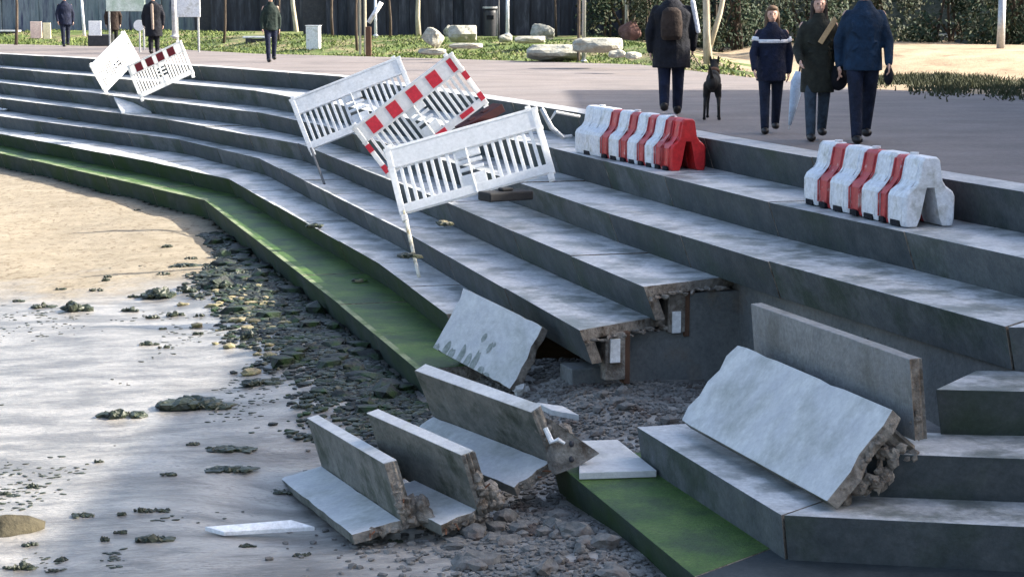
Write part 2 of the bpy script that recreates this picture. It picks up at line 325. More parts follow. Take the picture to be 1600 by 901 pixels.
# beam under the third tier
a = P(1150, 425, Z[2]); dM = (N2[-2]-N2[5]).normalized(); nM = inward(N2[5], N2[-2])
i2 = N2[-2]; i2s = i2-dM*6.6
mb.prism([i2s+nM*.17+Vector((0, 0, -.345)), i2s+nM*.17+Vector((0, 0, -1.9)), i2s+nM*1.2+Vector((0, 0, -1.9)), i2s+nM*1.2+Vector((0, 0, -.345))], (0, 0, 0), dM*6.9)
mb.build('foundation_beam', found_m, steps, bevel=.01)
# stepped cross wall facing the gap
mb = MB()
A0 = P(893, 622, -2.15); B0 = A0+nM*2.1; dd = -dM
prof = [(0, -2.6), (0, -1.87), (.33, -1.87), (.33, -1.53), (.98, -1.53), (.98, -1.19), (2.3, -1.19), (2.3, -2.6)]
base = Vector((A0.x, A0.y, 0))
mb.prism([base+nM*u+Vector((0, 0, z)) for u, z in prof], (0, 0, 0), dd*.35)
mb.build('foundation_wall', found_m, steps, bevel=.012)
# brackets beneath the cut tread ends
for (x, y, z, hx, hz, nm) in ((1058, 452, Z[3]-.08, .09, .42, 0), (962, 520, Z[4]-.08, .1, .45, 1)):
    q = P(x, y, z); M = Matrix.Translation(q+dd*.05) @ Matrix.Rotation(math.atan2(nM.y, nM.x), 4, 'Z')
    mb = MB(); mb.box(-hx, hx, -.05, .09, -hz, .0, 0, M); mb.box(hx, hx+.06, -.02, .12, -hz-.05, 0, 1, M)
    b_ = mb.build('support_bracket', [broken_m, brown_m], steps, bevel=.01)
    mb = MB(); mb.box(-hx*.6, hx*.4, -.075, -.052, -hz*(1.0 if nm == 0 else .62), -hz*(.5 if nm == 0 else .12), 0, M); mb.build('bracket_plate', white_m, b_, bevel=.004)
for (k, x, y) in ((3, 1010, 449), (4, 910, 518)):   # ragged broken ends under the cut slabs
    mb = MB()
    vv = e3 if k == 3 else e4
    for j in range(12):
        t = j/11; q = P(x, y, Z[k]) + vv*(.06+.78*t) + Vector((0, 0, -.085-.04*random.random())) + dd*.03
        add_rock(mb, q, (.04+.02*random.random(), .018, .014+.014*random.random()), random.random()*6, j)
    mb.build('broken_edge', broken_m, steps)

# ------------------------------------------------------------ ground: promenade, inland, verge, beach, water
def sheet(name, pts, m, z=None):
    mb = MB(); mb.add([Vector((p[0], p[1], p[2] if z is None else z)) for p in pts], [tuple(range(len(pts)))]); return mb.build(name, m)
mt0 = miters(N0); inn = [p+m*.418 for p, m in zip(N0, mt0)]
prom_far = [P(1900, 160, 0), P(1600, 150, 0), P(1340, 138, 0), P(1180, 122, 0), P(1000, 101, 0), P(900, 98, 0), P(700, 92, 0), P(560, 88, 0), P(400, 84, 0), P(200, 73, 0), P(0, 69, 0), P(-150, 64, 0)]
sheet('promenade', [tuple(p) for p in inn]+[tuple(p) for p in prom_far], asphalt_m, -.002)
# inland ground reaching the horizon, gently rising behind the verge
def edge_y(x):      # promenade far edge: Y at given X
    pts = sorted([(p.x, p.y) for p in prom_far])
    for (x0, y0), (x1, y1) in zip(pts, pts[1:]):
        if x0 <= x <= x1: return y0+(y1-y0)*(x-x0)/(x1-x0)
    return pts[0][1] if x < pts[0][0] else pts[-1][1]
def smooth(t): t = max(0, min(1, t)); return t*t*(3-2*t)
def land_z(x, y):
    d = y-edge_y(x)
    h = -.03 + .42*smooth((d+.0)/7)*smooth((-x+7)/4)
    if x > 6: h += .5*smooth((d-7)/8)*smooth((x-6)/3)+.06*smooth(d/2)*(1-smooth((d-2)/2))
    return h + (.05*noise.noise(Vector((x*.5, y*.5, 0))) if d > .3 else 0)
mb = MB(); nx, ny = 90, 60; vs = []
for j in range(ny):
    for i in range(nx):
        x = -30+60*i/(nx-1); e = edge_y(x); y = e-.15+32*(j/(ny-1))**1.5; vs.append((x, y, land_z(x, y)))
mb.add(vs, [(j*nx+i, j*nx+i+1, (j+1)*nx+i+1, (j+1)*nx+i) for j in range(ny-1) for i in range(nx-1)], [1 if (-30+60*i/(nx-1)) > 4.4+1.2*math.sin(j*.7) and j > 2 or (-30+60*i/(nx-1)) > 7.2 and j <= 2 or j < 1 else 0 for j in range(ny-1) for i in range(nx-1)])
tag(mb.build('verge_ground', [grass_m, dirt_m], smooth=True), kind='structure')
gin = [p+m*1.6 for p, m in zip(N0, mt0)]
sheet('ground', [tuple(p) for p in reversed(gin)]+[(-700, 110, 0), (-700, 900, 0), (700, 900, 0), (700, 5, 0), (gin[-1].x+.5, 5, 0)], dirt_m, -.12)
for n_ in ('promenade', 'ground'): tag(bpy.data.objects[n_], kind='structure')

nose6 = [(p.x, p.y) for p in N6]+[(p.x, p.y) for p in N6M]
def dist6(x, y):        # + on the water side of the lowest nose
    best = 1e9
    for (x0, y0), (x1, y1) in zip(nose6, nose6[1:]):
        dx, dy = x1-x0, y1-y0; L2 = dx*dx+dy*dy
        if L2 < 1e-6: continue
        t = max(0, min(1, ((x-x0)*dx+(y-y0)*dy)/L2)); ex, ey = x-x0-dx*t, y-y0-dy*t; d = math.hypot(ex, ey)
        s = dx*ey-dy*ex
        if d < abs(best): best = d if s < 0 else -d
    return best
def beach_z(x, y):
    d = dist6(x, y)
    z = -2.40 - .035*max(0, d-1.0)
    z = max(z, -2.66)
    if y > 27: z = z*(1-smooth((y-27)/4)) + smooth((y-27)/4)*max(z, -2.46)
    # mound of rubble in the breach and at its foot
    if 10 < y < 22:
        if d < 0: z += .36*smooth(-d/1.3)*smooth((21-y)/2)
        g = math.exp(-((x-.75)**2/.5+(y-13.6)**2/2.2)); z += .13*g
    # weedy foot of the wall
    z += .08*math.exp(-((d-.5)/.9)**2)*smooth((31-y)/5)*smooth((y-17)/2)
    z += .045*noise.noise(Vector((x*.55, y*.4, 3)))+.018*noise.noise(Vector((x*2.3, y*1.8, 7)))
    # grey sand flat in front of the camera stays above the water
    z += .07*smooth((x+3.1)/1.6)*smooth((14.5-y)/2)
    z -= .15*math.exp(-((x+1.75)**2/.5+(y-15.5)**2/1.8))
    return z
mb = MB(); vs = []; nx, ny = 190, 300
xs = [-30+40*(i/(nx-1))**.55 for i in range(nx)]; ys = [8+66*(j/(ny-1))**1.7 for j in range(ny)]
for y in ys:
    for x in xs:
        z = beach_z(x, y); d = dist6(x, y)
        if d < -.2 and not (14.75 < y < 20.0 and d > -2.6 and x < 3.2): z = -3.0
        vs.append((x, y, z))
mb.add(vs, [(j*nx+i, j*nx+i+1, (j+1)*nx+i+1, (j+1)*nx+i) for j in range(ny-1) for i in range(nx-1)])
tag(mb.build('beach', sand_m, smooth=True), kind='structure')
sheet('seabed', [(-900, -50, 0), (60, -50, 0), (60, 10, 0), (0, 60, 0), (-900, 300, 0)], sand_m, -3.4); tag(bpy.data.objects['seabed'], kind='structure')
mb = MB(); mb.add([(-700, -40, -2.62), (3, -40, -2.62), (3, 20, -2.62), (-12, 46, -2.62), (-20, 70, -2.62), (-700, 500, -2.62)], [(0, 1, 2, 3, 4, 5)])
tag(mb.build('water', water_m), kind='structure')

# ------------------------------------------------------------ broken slab units
def frame(T, R3):
    M = Matrix(((R3[0][0], R3[0][1], R3[0][2], T[0]), (R3[1][0], R3[1][1], R3[1][2], T[1]), (R3[2][0], R3[2][1], R3[2][2], T[2]), (0, 0, 0, 1)))
    q = M.to_quaternion(); return Matrix.Translation(Vector(T)) @ q.to_matrix().to_4x4()
def ragged(mb, M, p0, p1, n, s, seed, m=0, spread=.02):
    rr = random.Random(seed); p0 = Vector(p0); p1 = Vector(p1)
    n = int(n*1.7)
    for i in range(n):
        p = p0.lerp(p1, (i+.5)/n)+Vector((rr.uniform(-spread, spread), rr.uniform(-spread, spread), rr.uniform(-spread, spread)))
        k = rr.uniform(.5, 1.1)
        add_rock(mb, M @ p, (s*k, s*rr.uniform(.7, 1.3), s*rr.uniform(.7, 1.3)), rr.random()*6, i+seed, m)
def rough_slab(mb, M, x0, x1, y0, y1, z0, z1, mats=(0, 1, 2), seed=0, cut=.02):
    """box with subdivided, slightly chipped ends; top mats[0], long sides mats[1], ends mats[2]"""
    nx, ny = 14, 6; rr = random.Random(seed); idx = {}; vs = []
    jag0 = [rr.uniform(-cut, cut) for _ in range(ny+1)]; jag1 = [rr.uniform(-cut, cut) for _ in range(ny+1)]
    for k, z in enumerate((z0, z1)):
        for j in range(ny+1):
            for i in range(nx+1):
                x = x0+(x1-x0)*i/nx; y = y0+(y1-y0)*j/ny
                if i == 0: x += jag0[j]*(1 if k else 1.6)
                if i == nx: x += jag1[j]*(1 if k else 1.6)
                if j in (0, ny) and rr.random() < .12: y += (-1 if j else 1)*rr.uniform(.004, .012)
                idx[(i, j, k)] = len(vs); vs.append(M @ Vector((x, y, z)))
    fs = []; ms = []
    for j in range(ny):
        for i in range(nx):
            fs.append([idx[(i, j, 1)], idx[(i+1, j, 1)], idx[(i+1, j+1, 1)], idx[(i, j+1, 1)]]); ms.append(mats[0])
            fs.append([idx[(i, j, 0)], idx[(i, j+1, 0)], idx[(i+1, j+1, 0)], idx[(i+1, j, 0)]]); ms.append(mats[1])
    for i in range(nx):
        for j in (0, ny): fs.append([idx[(i, j, 0)], idx[(i+1, j, 0)], idx[(i+1, j, 1)], idx[(i, j, 1)]]); ms.append(mats[1])
    for j in range(ny):
        for i in (0, nx): fs.append([idx[(i, j, 0)], idx[(i, j+1, 0)], idx[(i, j+1, 1)], idx[(i, j, 1)]]); ms.append(mats[2])
    mb.add(vs, fs, ms)
def shear(M, lean, h):      # riser leaning towards the front by lean over h
    S = Matrix.Identity(4); S[1][2] = -lean/h; return M @ S
rust_m = mat('rusty_steel', (.1, .04, .02), (.2, .09, .05), 20, .8)
GB = 'broken step units lying at the foot of the breach'
def lunit(T, R3, dims, label, seed, end_holes=False):
    L, dp, h, lean, t, tr = dims; M = frame(T, R3)
    root = empty('broken_step_unit', M @ Vector((L/2, 0, -t)), label, 'concrete step', GB)
    mb = MB(); rough_slab(mb, M, .45 if seed == 21 else 0, L, -dp, .0, -t, 0, seed=seed); mb.build('tread_slab', [slab_m, slab_side_m, broken_m], root, bevel=.006)
    mb = MB(); rough_slab(mb, shear(M, lean, h), 0, L, .002, tr, -t*.6, h, mats=(1, 1, 2), seed=seed+1)
    # lay a paler top on the riser's crest
    o = mb.build('riser_slab', [slab_m, slab_side_m, broken_m], root, bevel=.006)
    mb = MB(); S = shear(M, lean, h); mb.box(.004, L-.004, .004, tr-.004, h-.004, h+.004, 0, S); mb.build('pale_top_edge', slab_m, root)
    mb = MB(); ragged(mb, S, (L, tr*.5, 0), (L, tr*.5, h*.62), 9, .036, seed, spread=.03); ragged(mb, M, (L-.03, -dp*.85, -t*.6), (L-.02, .05, -t*.6), 9, .03, seed+3)
    ragged(mb, M, (L-.02, .1, -.02), (L-.05, .2, .08), 5, .07, seed+7, spread=.06)
    mb.build('broken_end', broken_m, root)
    rq = random.Random(seed+50)
    for k in range(3):
        p = Vector((L-.03, -dp*rq.uniform(.1, .9), -t*.5)) if k else Vector((L-.03, tr*.5, h*.3)); mb = MB(); mb.tube([M @ p, M @ (p+Vector((.06, rq.uniform(-.02, .02), rq.uniform(0, .03)))), M @ (p+Vector((rq.uniform(.08, .12), rq.uniform(-.05, .05), rq.uniform(-.02, .07))))], .006, 6); mb.build('rebar', rust_m, root)
    return root, M
uA, MA = lunit((-1.679, 16.485, -2.451), ((.315, .924, -.216), (-.946, .324, .009), (.078, .202, .976)), (2.68, .384, .446, .028, .079, .107), 'broken grey step unit nearest the sand, front left of the three fallen ones', 11)
uB, MB_ = lunit((-1.043, 15.056, -2.088), ((.599, .794, -.102), (-.798, .58, -.164), (-.071, .18, .981)), (1.31, .34, .471, .085, .091, .116), 'broken step unit wedged between the front fallen one and the taller rear one', 21)
uC, MC = lunit((-.661, 15.979, -1.898), ((.616, .741, -.268), (-.786, .552, -.28), (-.06, .383, .922)), (1.56, .39, .477, .035, .089, .119), 'fallen step unit with a bluish tread and a pointed broken end touching the mossy ledge', 31)
# pointed steel-studded end of the rear unit
mb = MB()
pts = [PD(862, 655, 14.7), PD(880, 668, 14.66), PD(938, 708, 14.62), PD(905, 728, 14.6), PD(868, 742, 14.62), PD(860, 700, 14.68)]
mb.prism(pts, (0, 0, 0), (-.05, .09, 0)); ep = mb.build('end_plate', broken_m, uC, bevel=.008)
mb = MB()
for x, y in ((893, 693), (893, 717)):
    q = PD(x, y, 14.6); mb.ell(q, (.022, .03, .026))
mb.build('bolt_hole', dark_steel_m, ep)
mb = MB(); mb.tube([PD(852, 668, 14.62), PD(862, 690, 14.6), PD(872, 686, 14.58), PD(882, 692, 14.6)], [.02, .024, .018, .012], 6); mb.build('mortar_smear', white_m, ep)

# D: tilted slab with its riser below
M = frame((-.804, 19.096, -1.867), ((.609, .637, .472), (-.774, .607, .179), (-.173, -.475, .863)))
# local z is up the slab face; local y is its thickness
root = empty('tipped_step_slab', (-.4, 18.6, -2.1), 'pale step slab tipped on its edge beside the mossy ledge, with dark ragged stains along its lower rim', 'concrete slab')
mb = MB(); M2 = M @ Matrix.Rotation(R(90), 4, 'X')      # x along, y up the face, z towards viewer
rough_slab(mb, M2, 0, 1.285, 0, .68, -.1, 0, seed=5); mb.build('tread_slab', [slab_m, slab_side_m, broken_m], root, bevel=.006)
mb = MB(); rough_slab(mb, M2, .06, 1.25, 0, .1, -.48, -.1, mats=(2, 1, 2), seed=6); ragged(mb, M2, (1.24, .04, -.45), (1.26, .06, -.1), 8, .07, 9); mb.build('riser_slab', [slab_m, slab_side_m, broken_m], root)
mb = MB()
rr = random.Random(3)
def blotch(cx, cy, rx, ry):
    q = [M2 @ Vector((cx+math.cos(a*.5236)*rx*rr.uniform(.75, 1.15), max(.002, cy+math.sin(a*.5236)*ry*rr.uniform(.75, 1.15)), .003)) for a in range(12)]; mb.add(q, [tuple(range(12))])
for x, h in ((.06, .05), (.2, .1), (.3, .07), (.44, .14), (.56, .1), (.66, .15), (.8, .06), (.9, .03)): blotch(x, h*.35, .045, h)
blotch(.62, .33, .03, .055); blotch(.76, .26, .035, .06); blotch(.8, .31, .02, .03)
mb.build('grime_stain', mat('grime', (.2, .23, .2), (.34, .36, .34), 14, .8), root)

# E: big slab leaning on an upright wall piece
M = frame((1.761, 14.782, -1.052), ((.310, .607, -.732), (-.951, .189, -.246), (-.011, .772, .636)))
root = empty('leaning_step_slab', (1.6, 13.5, -1.73), 'large pale step slab leaning at a slant on the lowest intact tread, beneath the grey upright piece', 'concrete slab')
mb = MB(); rough_slab(mb, M, 0, 2.46, -.75, 0, -.1, 0, seed=15, cut=.028); mb.build('tread_slab', [slab_m, slab_side_m, broken_m], root, bevel=.007)
mb = MB(); ragged(mb, M, (2.42, -.7, -.06), (2.44, -.05, -.06), 22, .036, 6, spread=.015); ragged(mb, M, (2.34, -.62, -.16), (2.38, -.3, -.32), 14, .046, 16, spread=.05); ragged(mb, M, (2.36, -.3, -.18), (2.38, -.12, -.34), 9, .04, 26, spread=.04); mb.build('broken_end', broken_m, root)
mb = MB(); rough_slab(mb, M, .15, 2.3, -.2, -.06, -.4, -.1, mats=(1, 1, 2), seed=16); mb.build('riser_slab', [slab_m, slab_side_m, broken_m], root)
mb = MB()
a = PD(1172, 474, 14.95); b = PD(1420, 561, 12.52); d = (b-a).normalized(); up = Vector((.05, .04, -.74)); bk = Vector((.085, .045, 0))
root = empty('upright_step_slab', b.lerp(a, .5)+Vector((0, 0, -.7)), 'grey upright step slab standing behind the large leaning slab', 'concrete slab')
vsx = []
M3 = Matrix(((d.x, bk.normalized().x, 0, a.x), (d.y, bk.normalized().y, 0, a.y), (d.z, 0, 1, a.z), (0, 0, 0, 1)))
S = Matrix.Identity(4); S[1][2] = -.12
rough_slab(mb, M3 @ S, 0, (b-a).length, 0, .11, -.56, 0, mats=(1, 1, 2), seed=25, cut=.012)
shaded_upslab_m = mat('shaded_slab_face', (.21, .215, .215), (.29, .29, .28), 4, .8, .006, 45, stain=(.17, .17, .16), stain_scale=2)  # upright face painted darker than the tread for its shade
mb.build('wall_slab', [slab_m, shaded_upslab_m, broken_m], root, bevel=.006)
mb = MB(); ragged(mb, M3 @ S, ((b-a).length-.03, .05, -.54), ((b-a).length-.02, .05, -.36), 6, .03, 5); mb.build('broken_end', broken_m, root)

def flat_slab(name, px, z, th, label, cat, m, zs=None, group=None):
    pts = [P(x, y, z if zs is None else zs[i]) for i, (x, y) in enumerate(px)]; mb = MB(); mb.prism(pts, (0, 0, 0), (0, 0, -th))
    o = mb.build(name, m, bevel=.005); tag(o, label, cat, group); return o
flat_slab('broken_tile', [(905, 688), (965, 686), (1026, 734), (905, 738)], -1.985, .055, 'pale broken slab lying flat at the head of the green mossy ledge', 'concrete slab', slab_m)
flat_slab('broken_tile', [(838, 628), (880, 634), (905, 648), (862, 640)], -1.95, .05, 'small light slab fragment lying on rubble behind the rear fallen step unit', 'concrete slab', slab_m)
flat_slab('earth_slab', [(1398, 655), (1440, 650), (1500, 684), (1400, 694)], -1.42, .06, 'brown earth-coloured slab wedged behind the upright grey slab by the right-hand steps', 'concrete slab', found_m)
flat_slab('white_board', [(320, 822), (455, 811), (492, 822), (350, 830)], -2.44, .035, 'thin white board lying on the grey wet sand left of the fallen steps', 'board', white_m, zs=[-2.43, -2.40, -2.45, -2.44])
flat_slab('lit_riser_patch', [(176, 147), (222, 149), (237, 176), (190, 176)], -.98, .05, 'thin grey board added for a lit patch on the far riser below the tangled barriers', 'board', slab_m, zs=[-.70, -.70, -1.03, -1.03])  # thin board added to give the riser its sunlit patch

# ------------------------------------------------------------ stones and rubble
random.seed(12)
def cont_z(x, y): return beach_z(x, y)
mb = MB(); n = 0
for i in range(8500):                                  # uncountable crumbs of rubble
    if i % 3 == 0: x, y = random.gauss(.35, .75), random.gauss(14.2, 1.3)
    elif i % 3 == 1: x, y = random.uniform(.3, 2.6), random.uniform(14.5, 18.2)
    elif i % 6 == 2: x, y = random.uniform(-.9, .8), random.uniform(16.5, 19.5)
    else: x, y = random.uniform(-.4, 1.3), random.uniform(11.8, 14.6)
    d = dist6(x, y)
    if d < .0 and not (y > 14.95 and d > -2.4): continue
    if d < -1.0 and y < 15.2: continue
    s = random.uniform(.01, .032); add_rock(mb, (x, y, cont_z(x, y)+s*.3), (s*1.3, s, s*.7), random.random()*6, random.randrange(6)); n += 1
tag(mb.build('rubble_crumbs', rubble_m), kind='stuff')
GR = 'chunks of rubble spilled around the breach'
def stone(name, c, s, m, label, cat, group, k, tilt=0, sub=None):
    mb = MB(); add_rock(mb, (0, 0, 0), s, random.random()*6, k, tilt=tilt); o = mb.build(name, m); o.location = c; tag(o, label, cat, group); return o
for i in range(150):
    if i < 90: x, y = max(-.5+random.random()*.3, random.gauss(.3, .5)), random.gauss(13.9, .9)
    else: x, y = random.uniform(.5, 2.4), random.uniform(15.0, 18.0)
    d = dist6(x, y)
    if (i < 90 and d < .12) or (i >= 90 and d > -.1): continue
    s = random.uniform(.035, .1)*(1 if i < 90 else .8)
    stone('rubble_chunk', (x, y, cont_z(x, y)+s*.35), (s*random.uniform(.9, 1.6), s, s*random.uniform(.6, .9)), rubble_m, 'jagged grey-brown chunk of rubble lying among many alike at the breach', 'stone', GR, i)
GW = 'dark weedy stones along the foot of the wall'
n = 0
mbs = MB()
for i in range(10500):
    t = random.random()**.9; y = 16.0+t*17; x0 = None
    # nose x at this y
    for (ax, ay), (bx, by) in zip(nose6, nose6[1:]):
        if (ay-y)*(by-y) <= 0 and ay != by: x0 = ax+(bx-ax)*(y-ay)/(by-ay)
    if x0 is None: continue
    wd = 1.25 if y < 26 else 1.25-.85*smooth((y-26)/5)
    d = abs(random.gauss(0, .5))*wd; x = x0-d-.02
    if d > wd*1.1*(1+.55*noise.noise(Vector((0, y*1.1, 2)))): continue
    s = random.uniform(.012, .05)
    z = cont_z(x, y)
    if n < 210 and i % 9 == 0:
        s = .04+.12*random.random()**2.5; n += 1
        stone('weedy_stone', (x, y, z+s*.2), (s*random.uniform(.9, 1.7), s, s*random.uniform(.45, .8)), shaded_weedstone_m, 'dark weed-covered stone in the heap along the foot of the mossy wall', 'stone', GW, i)
    else: add_rock(mbs, (x, y, z+s*.2), (s*1.5, s, s*.6), random.random()*6, random.randrange(6), 0 if random.random() < .7 else 1)
tag(mbs.build('weedy_pebbles', [shaded_weedstone_m, weed_m]), kind='stuff')
mb = MB()                                              # tiny weed flecks strewn on the wet strand
for i in range(5200):
    px = random.uniform(-30, 560); py = random.uniform(430, 905)
    q = P(px, py, -2.55)
    if dist6(q.x, q.y) < .5 or noise.noise(Vector((q.x*.9, q.y*.35, 9)))+.25*noise.noise(Vector((q.x*4, q.y*2, 1))) < .16+random.random()*.25: continue
    s_ = random.uniform(.006, .022); add_rock(mb, (q.x, q.y, max(cont_z(q.x, q.y), -2.62)+.002), (s_*1.9, s_, s_*.4), random.gauss(0, .5), random.randrange(6))
tag(mb.build('weed_flecks', weed_m), kind='stuff')
# pale yellowish stones and dark tufts on the sunlit strand at the edge of the heap
GT = 'pale stones on the sunlit strand'
for i in range(60):
    px, py = random.gauss(385, 40), random.gauss(500, 38)
    q = P(px, py, -2.45); s = random.uniform(.03, .09); 
    if dist6(q.x, q.y) < .4: continue
    stone('strand_stone', (q.x, q.y, cont_z(q.x, q.y)+s*.2), (s*1.3, s, s*.55), tanstone_m, 'small pale yellowish stone on the strand where the weedy heap meets the sand', 'stone', GT, i)
PI = math.pi
GS = 'clumps of dark seaweed washed up on the strand'
def weed(px, py, wpx, hpx, seed, name='seaweed_clump', m=weed_m, label=None, group=GS, cat='seaweed'):
    q = P(px, py, -2.5); s = q.y/3000; W = wpx*s/2*1.15; H = max(.04, hpx*s*1.0)
    z0 = max(cont_z(q.x, q.y), -2.62); rr = random.Random(seed); mb = MB()
    for i in range(max(6, int(wpx/4))):
        u = rr.uniform(-1, 1); a = W*.35*rr.uniform(.6, 1.2)
        add_rock(mb, (u*W*.8, rr.uniform(-.5, .5)*W*.5, H*.25*(1-abs(u)*.6)), (a, a*.7, H*.5*rr.uniform(.5, 1.1)*(1-abs(u)*.5)), rr.random()*6, rr.randrange(12))
    for i in range(int(4+wpx/6)):
        u = rr.uniform(-.8, .8)*W; v = rr.uniform(-.4, .4)*W; a = rr.choice((0, PI))+rr.gauss(0, .5); l = rr.uniform(.3, .7)*max(W*.5, .05)
        mb.tube([(u, v, H*.15), (u+math.cos(a)*l*.5, v+math.sin(a)*l*.5, H*rr.uniform(.15, .4)), (u+math.cos(a)*l, v+math.sin(a)*l, .005)], [.014, .012, .004], 4)
    o = mb.build(name, m); o.location = (q.x, q.y, z0); tag(o, label or 'dark wet seaweed clump lying on the pale strand', cat, group)
WD = [(67, 482, 36, 12), (120, 490, 46, 26), (28, 472, 20, 8), (165, 445, 14, 9), (208, 470, 22, 9), (250, 472, 60, 22), (290, 470, 40, 16), (205, 492, 30, 14), (240, 503, 22, 10), (275, 502, 30, 10), (312, 505, 16, 9),
      (232, 548, 28, 10), (260, 553, 24, 7), (255, 522, 12, 8), (310, 532, 18, 10), (350, 528, 20, 7), (360, 540, 16, 10), (390, 548, 30, 22), (195, 657, 64, 20), (300, 645, 110, 26), (330, 648, 50, 18), (410, 615, 60, 16), (360, 713, 70, 10), (360, 740, 70, 12), (265, 750, 30, 7), (50, 760, 16, 12), (8, 770, 16, 10),
      (130, 808, 36, 8), (190, 810, 16, 9), (220, 805, 24, 14), (250, 804, 30, 5), (240, 852, 52, 17), (165, 850, 14, 16), (35, 886, 36, 18), (95, 877, 22, 11), (82, 893, 16, 8), (15, 885, 16, 5), (190, 838, 20, 5), (50, 852, 26, 6), (300, 705, 22, 5), (155, 725, 14, 5), (440, 760, 40, 6), (385, 860, 30, 6), (470, 880, 24, 5), (620, 860, 20, 5),
      (170, 440, 14, 8), (95, 455, 18, 6), (330, 435, 26, 10), (300, 415, 20, 8), (262, 396, 18, 8), (255, 440, 22, 8), (345, 450, 30, 14), (215, 335, 10, 4), (185, 315, 8, 5), (150, 460, 24, 8), (350, 470, 36, 14), (310, 478, 30, 10)]
for i in range(34):                                    # weed draped over the dark heap
    y = 17+13*random.random()**1.3
    for (ax, ay), (bx, by) in zip(nose6, nose6[1:]):
        if (ay-y)*(by-y) <= 0 and ay != by: x0 = ax+(bx-ax)*(y-ay)/(by-ay)
    x = x0-random.uniform(.2, 1.5); px = 800+3000*x/(y*math.cos(PIT)+4*math.sin(PIT)); 
    v = ((1.6+2.4)*math.cos(PIT)-y*math.sin(PIT))/(y*math.cos(PIT)+4*math.sin(PIT)); py = 450.5+3000*v
    weed(px, py, random.uniform(24, 60), random.uniform(7, 16), 200+i, label='dark kelp tangle draped over the weedy heap at the wall foot', group='kelp tangles on the weedy heap')
for i, wv in enumerate(WD): weed(*wv, seed=i)
# tan boulder with a dark tail at the left edge
q = P(15, 836, -2.55); mb = MB(); add_rock(mb, (0, 0, 0), (.25, .2, .12), .3, 8); add_rock(mb, (.24, -.02, -.06), (.22, .06, .04), 0, 7, 1)
o = mb.build('beach_boulder', [moundrock_m, weed_m], smooth=True); o.location = (q.x-.02, q.y, -2.53); tag(o, 'rounded dark tan boulder with a dark tail of weed at the strand\'s left edge', 'boulder')
# litter on the steps
def litter(px, py, z, s, m, label, seed, name='debris_clump'):
    q = P(px, py, z); mb = MB(); rr = random.Random(seed); s *= .62
    for i in range(9): add_rock(mb, (rr.uniform(-s, s), rr.uniform(-s, s)*.6, s*.2), (s*.5, s*.4, s*.25), rr.random()*6, rr.randrange(12), rr.randrange(len(m)))
    o = mb.build(name, m); o.location = q; tag(o, label, 'debris')
litter(125, 160, Z[2]-.34, .12, [tanstone_m], 'pale clump of debris on the far steps, highest of three in a slanting row', 1)
litter(95, 186, Z[3]-.34, .12, [tanstone_m], 'pale clump of debris on the far steps, middle one of three in a slanting row', 2)
litter(58, 210, Z[4]-.34, .12, [tanstone_m], 'pale clump of debris on the far steps, lowest of three in a slanting row', 3)
litter(703, 352, Z[4]+.33, .2, [weed_m, tanstone_m], 'dark debris clump with a pale yellow scrap on the step under the front white barrier', 4)
litter(640, 402, Z[5]+.3, .19, [weed_m, weed_m, tanstone_m], 'dark weedy clump around the thin pole on the step below the front white barrier', 5)
litter(563, 440, Z[6]+.01, .13, [algae_m, weed_m, tanstone_m], 'small green and pale scrap on the mossy ledge', 6)
litter(492, 355, Z[5]+.02, .2, [weed_m, shaded_weedstone_m], 'dark weed strewn over the second-lowest step', 7)
litter(1350, 530, -1.2, .05, [dark_steel_m], 'small dark lump above the crest of the upright grey slab', 8)

# ------------------------------------------------------------ fence barriers
def fence(T, R3, s, label, red_cols=None, white=fence_m, bottom_red=False, red=foil_red_m, group='plastic fence barriers tumbled on the steps'):
    M = frame(T, R3); M = M @ Matrix.Scale(s, 4)
    root = empty('fence_barrier', M @ Vector((1, 0, 0)), label, 'barrier', group)
    fr = MB()
    fr.box(0, 2, -.02, .02, .70, .98, 0, M)                 # top board
    fr.box(-.02, 2.02, -.028, .028, .955, 1.0, 0, M)
    fr.box(-.02, 2.02, -.028, .028, .675, .705, 0, M)
    fr.box(0, 2, -.026, .026, .0, .13, 0, M)                # bottom rail
    for x in (0, 1.94): fr.box(x-.01, x+.07, -.027, .027, -.02, 1.0, 0, M)
    fr.box(.99, 1.01, -.03, .03, .0, .7, 0, M)
    fr.build('frame', white, root, bevel=.006*s)
    sl = MB()
    for k in range(8):
        for x0 in (.07, 1.17):
            x = x0+k*.1
            if x < 1.95: sl.box(x+.055, x+.1, -.014, .014, .12, .68, 0, M)
    sl.box(.85, 1.17, -.014, .014, .12, .30, 0, M); sl.box(.85, 1.17, -.014, .014, .56, .68, 0, M)
    for z in (.36, .47): sl.box(.85, 1.17, -.013, .013, z, z+.05, 0, M)
    sl.build('slats', white, root, bevel=.004*s)
    for x in (.03, 1.93): 
        fb = MB(); fb.box(x-.03, x+.05, -.03, .03, -.11, -.02, 0, M); fb.build('foot_peg', white, root, bevel=.005)
    for x in (.06, 1.9):
        fb = MB(); fb.box(x-.035, x+.035, -.025, .025, 1.0, 1.045, 0, M); fb.build('top_stud', white, root, bevel=.005)
    if red_cols:
        for x0, x1 in red_cols:
            rb = MB(); rb.box(x0, x1, -.0235, .0235, .715, .945, 0, M); rb.build('reflector_panel', red, root)
    if bottom_red:
        for x0, x1 in ((.3, .5), (1.0, 1.2), (1.5, 1.75)):
            rb = MB(); rb.box(x0, x1, -.029, .029, .03, .11, 0, M); rb.build('reflector_strip', red, root)
        for x in (-.013, 1.927):
            for z0 in (.08, .5): 
                rb = MB(); rb.box(x, x+.086, -.03, .03, z0, z0+.14, 0, M); rb.build('reflector_strip', red, root)
    return root
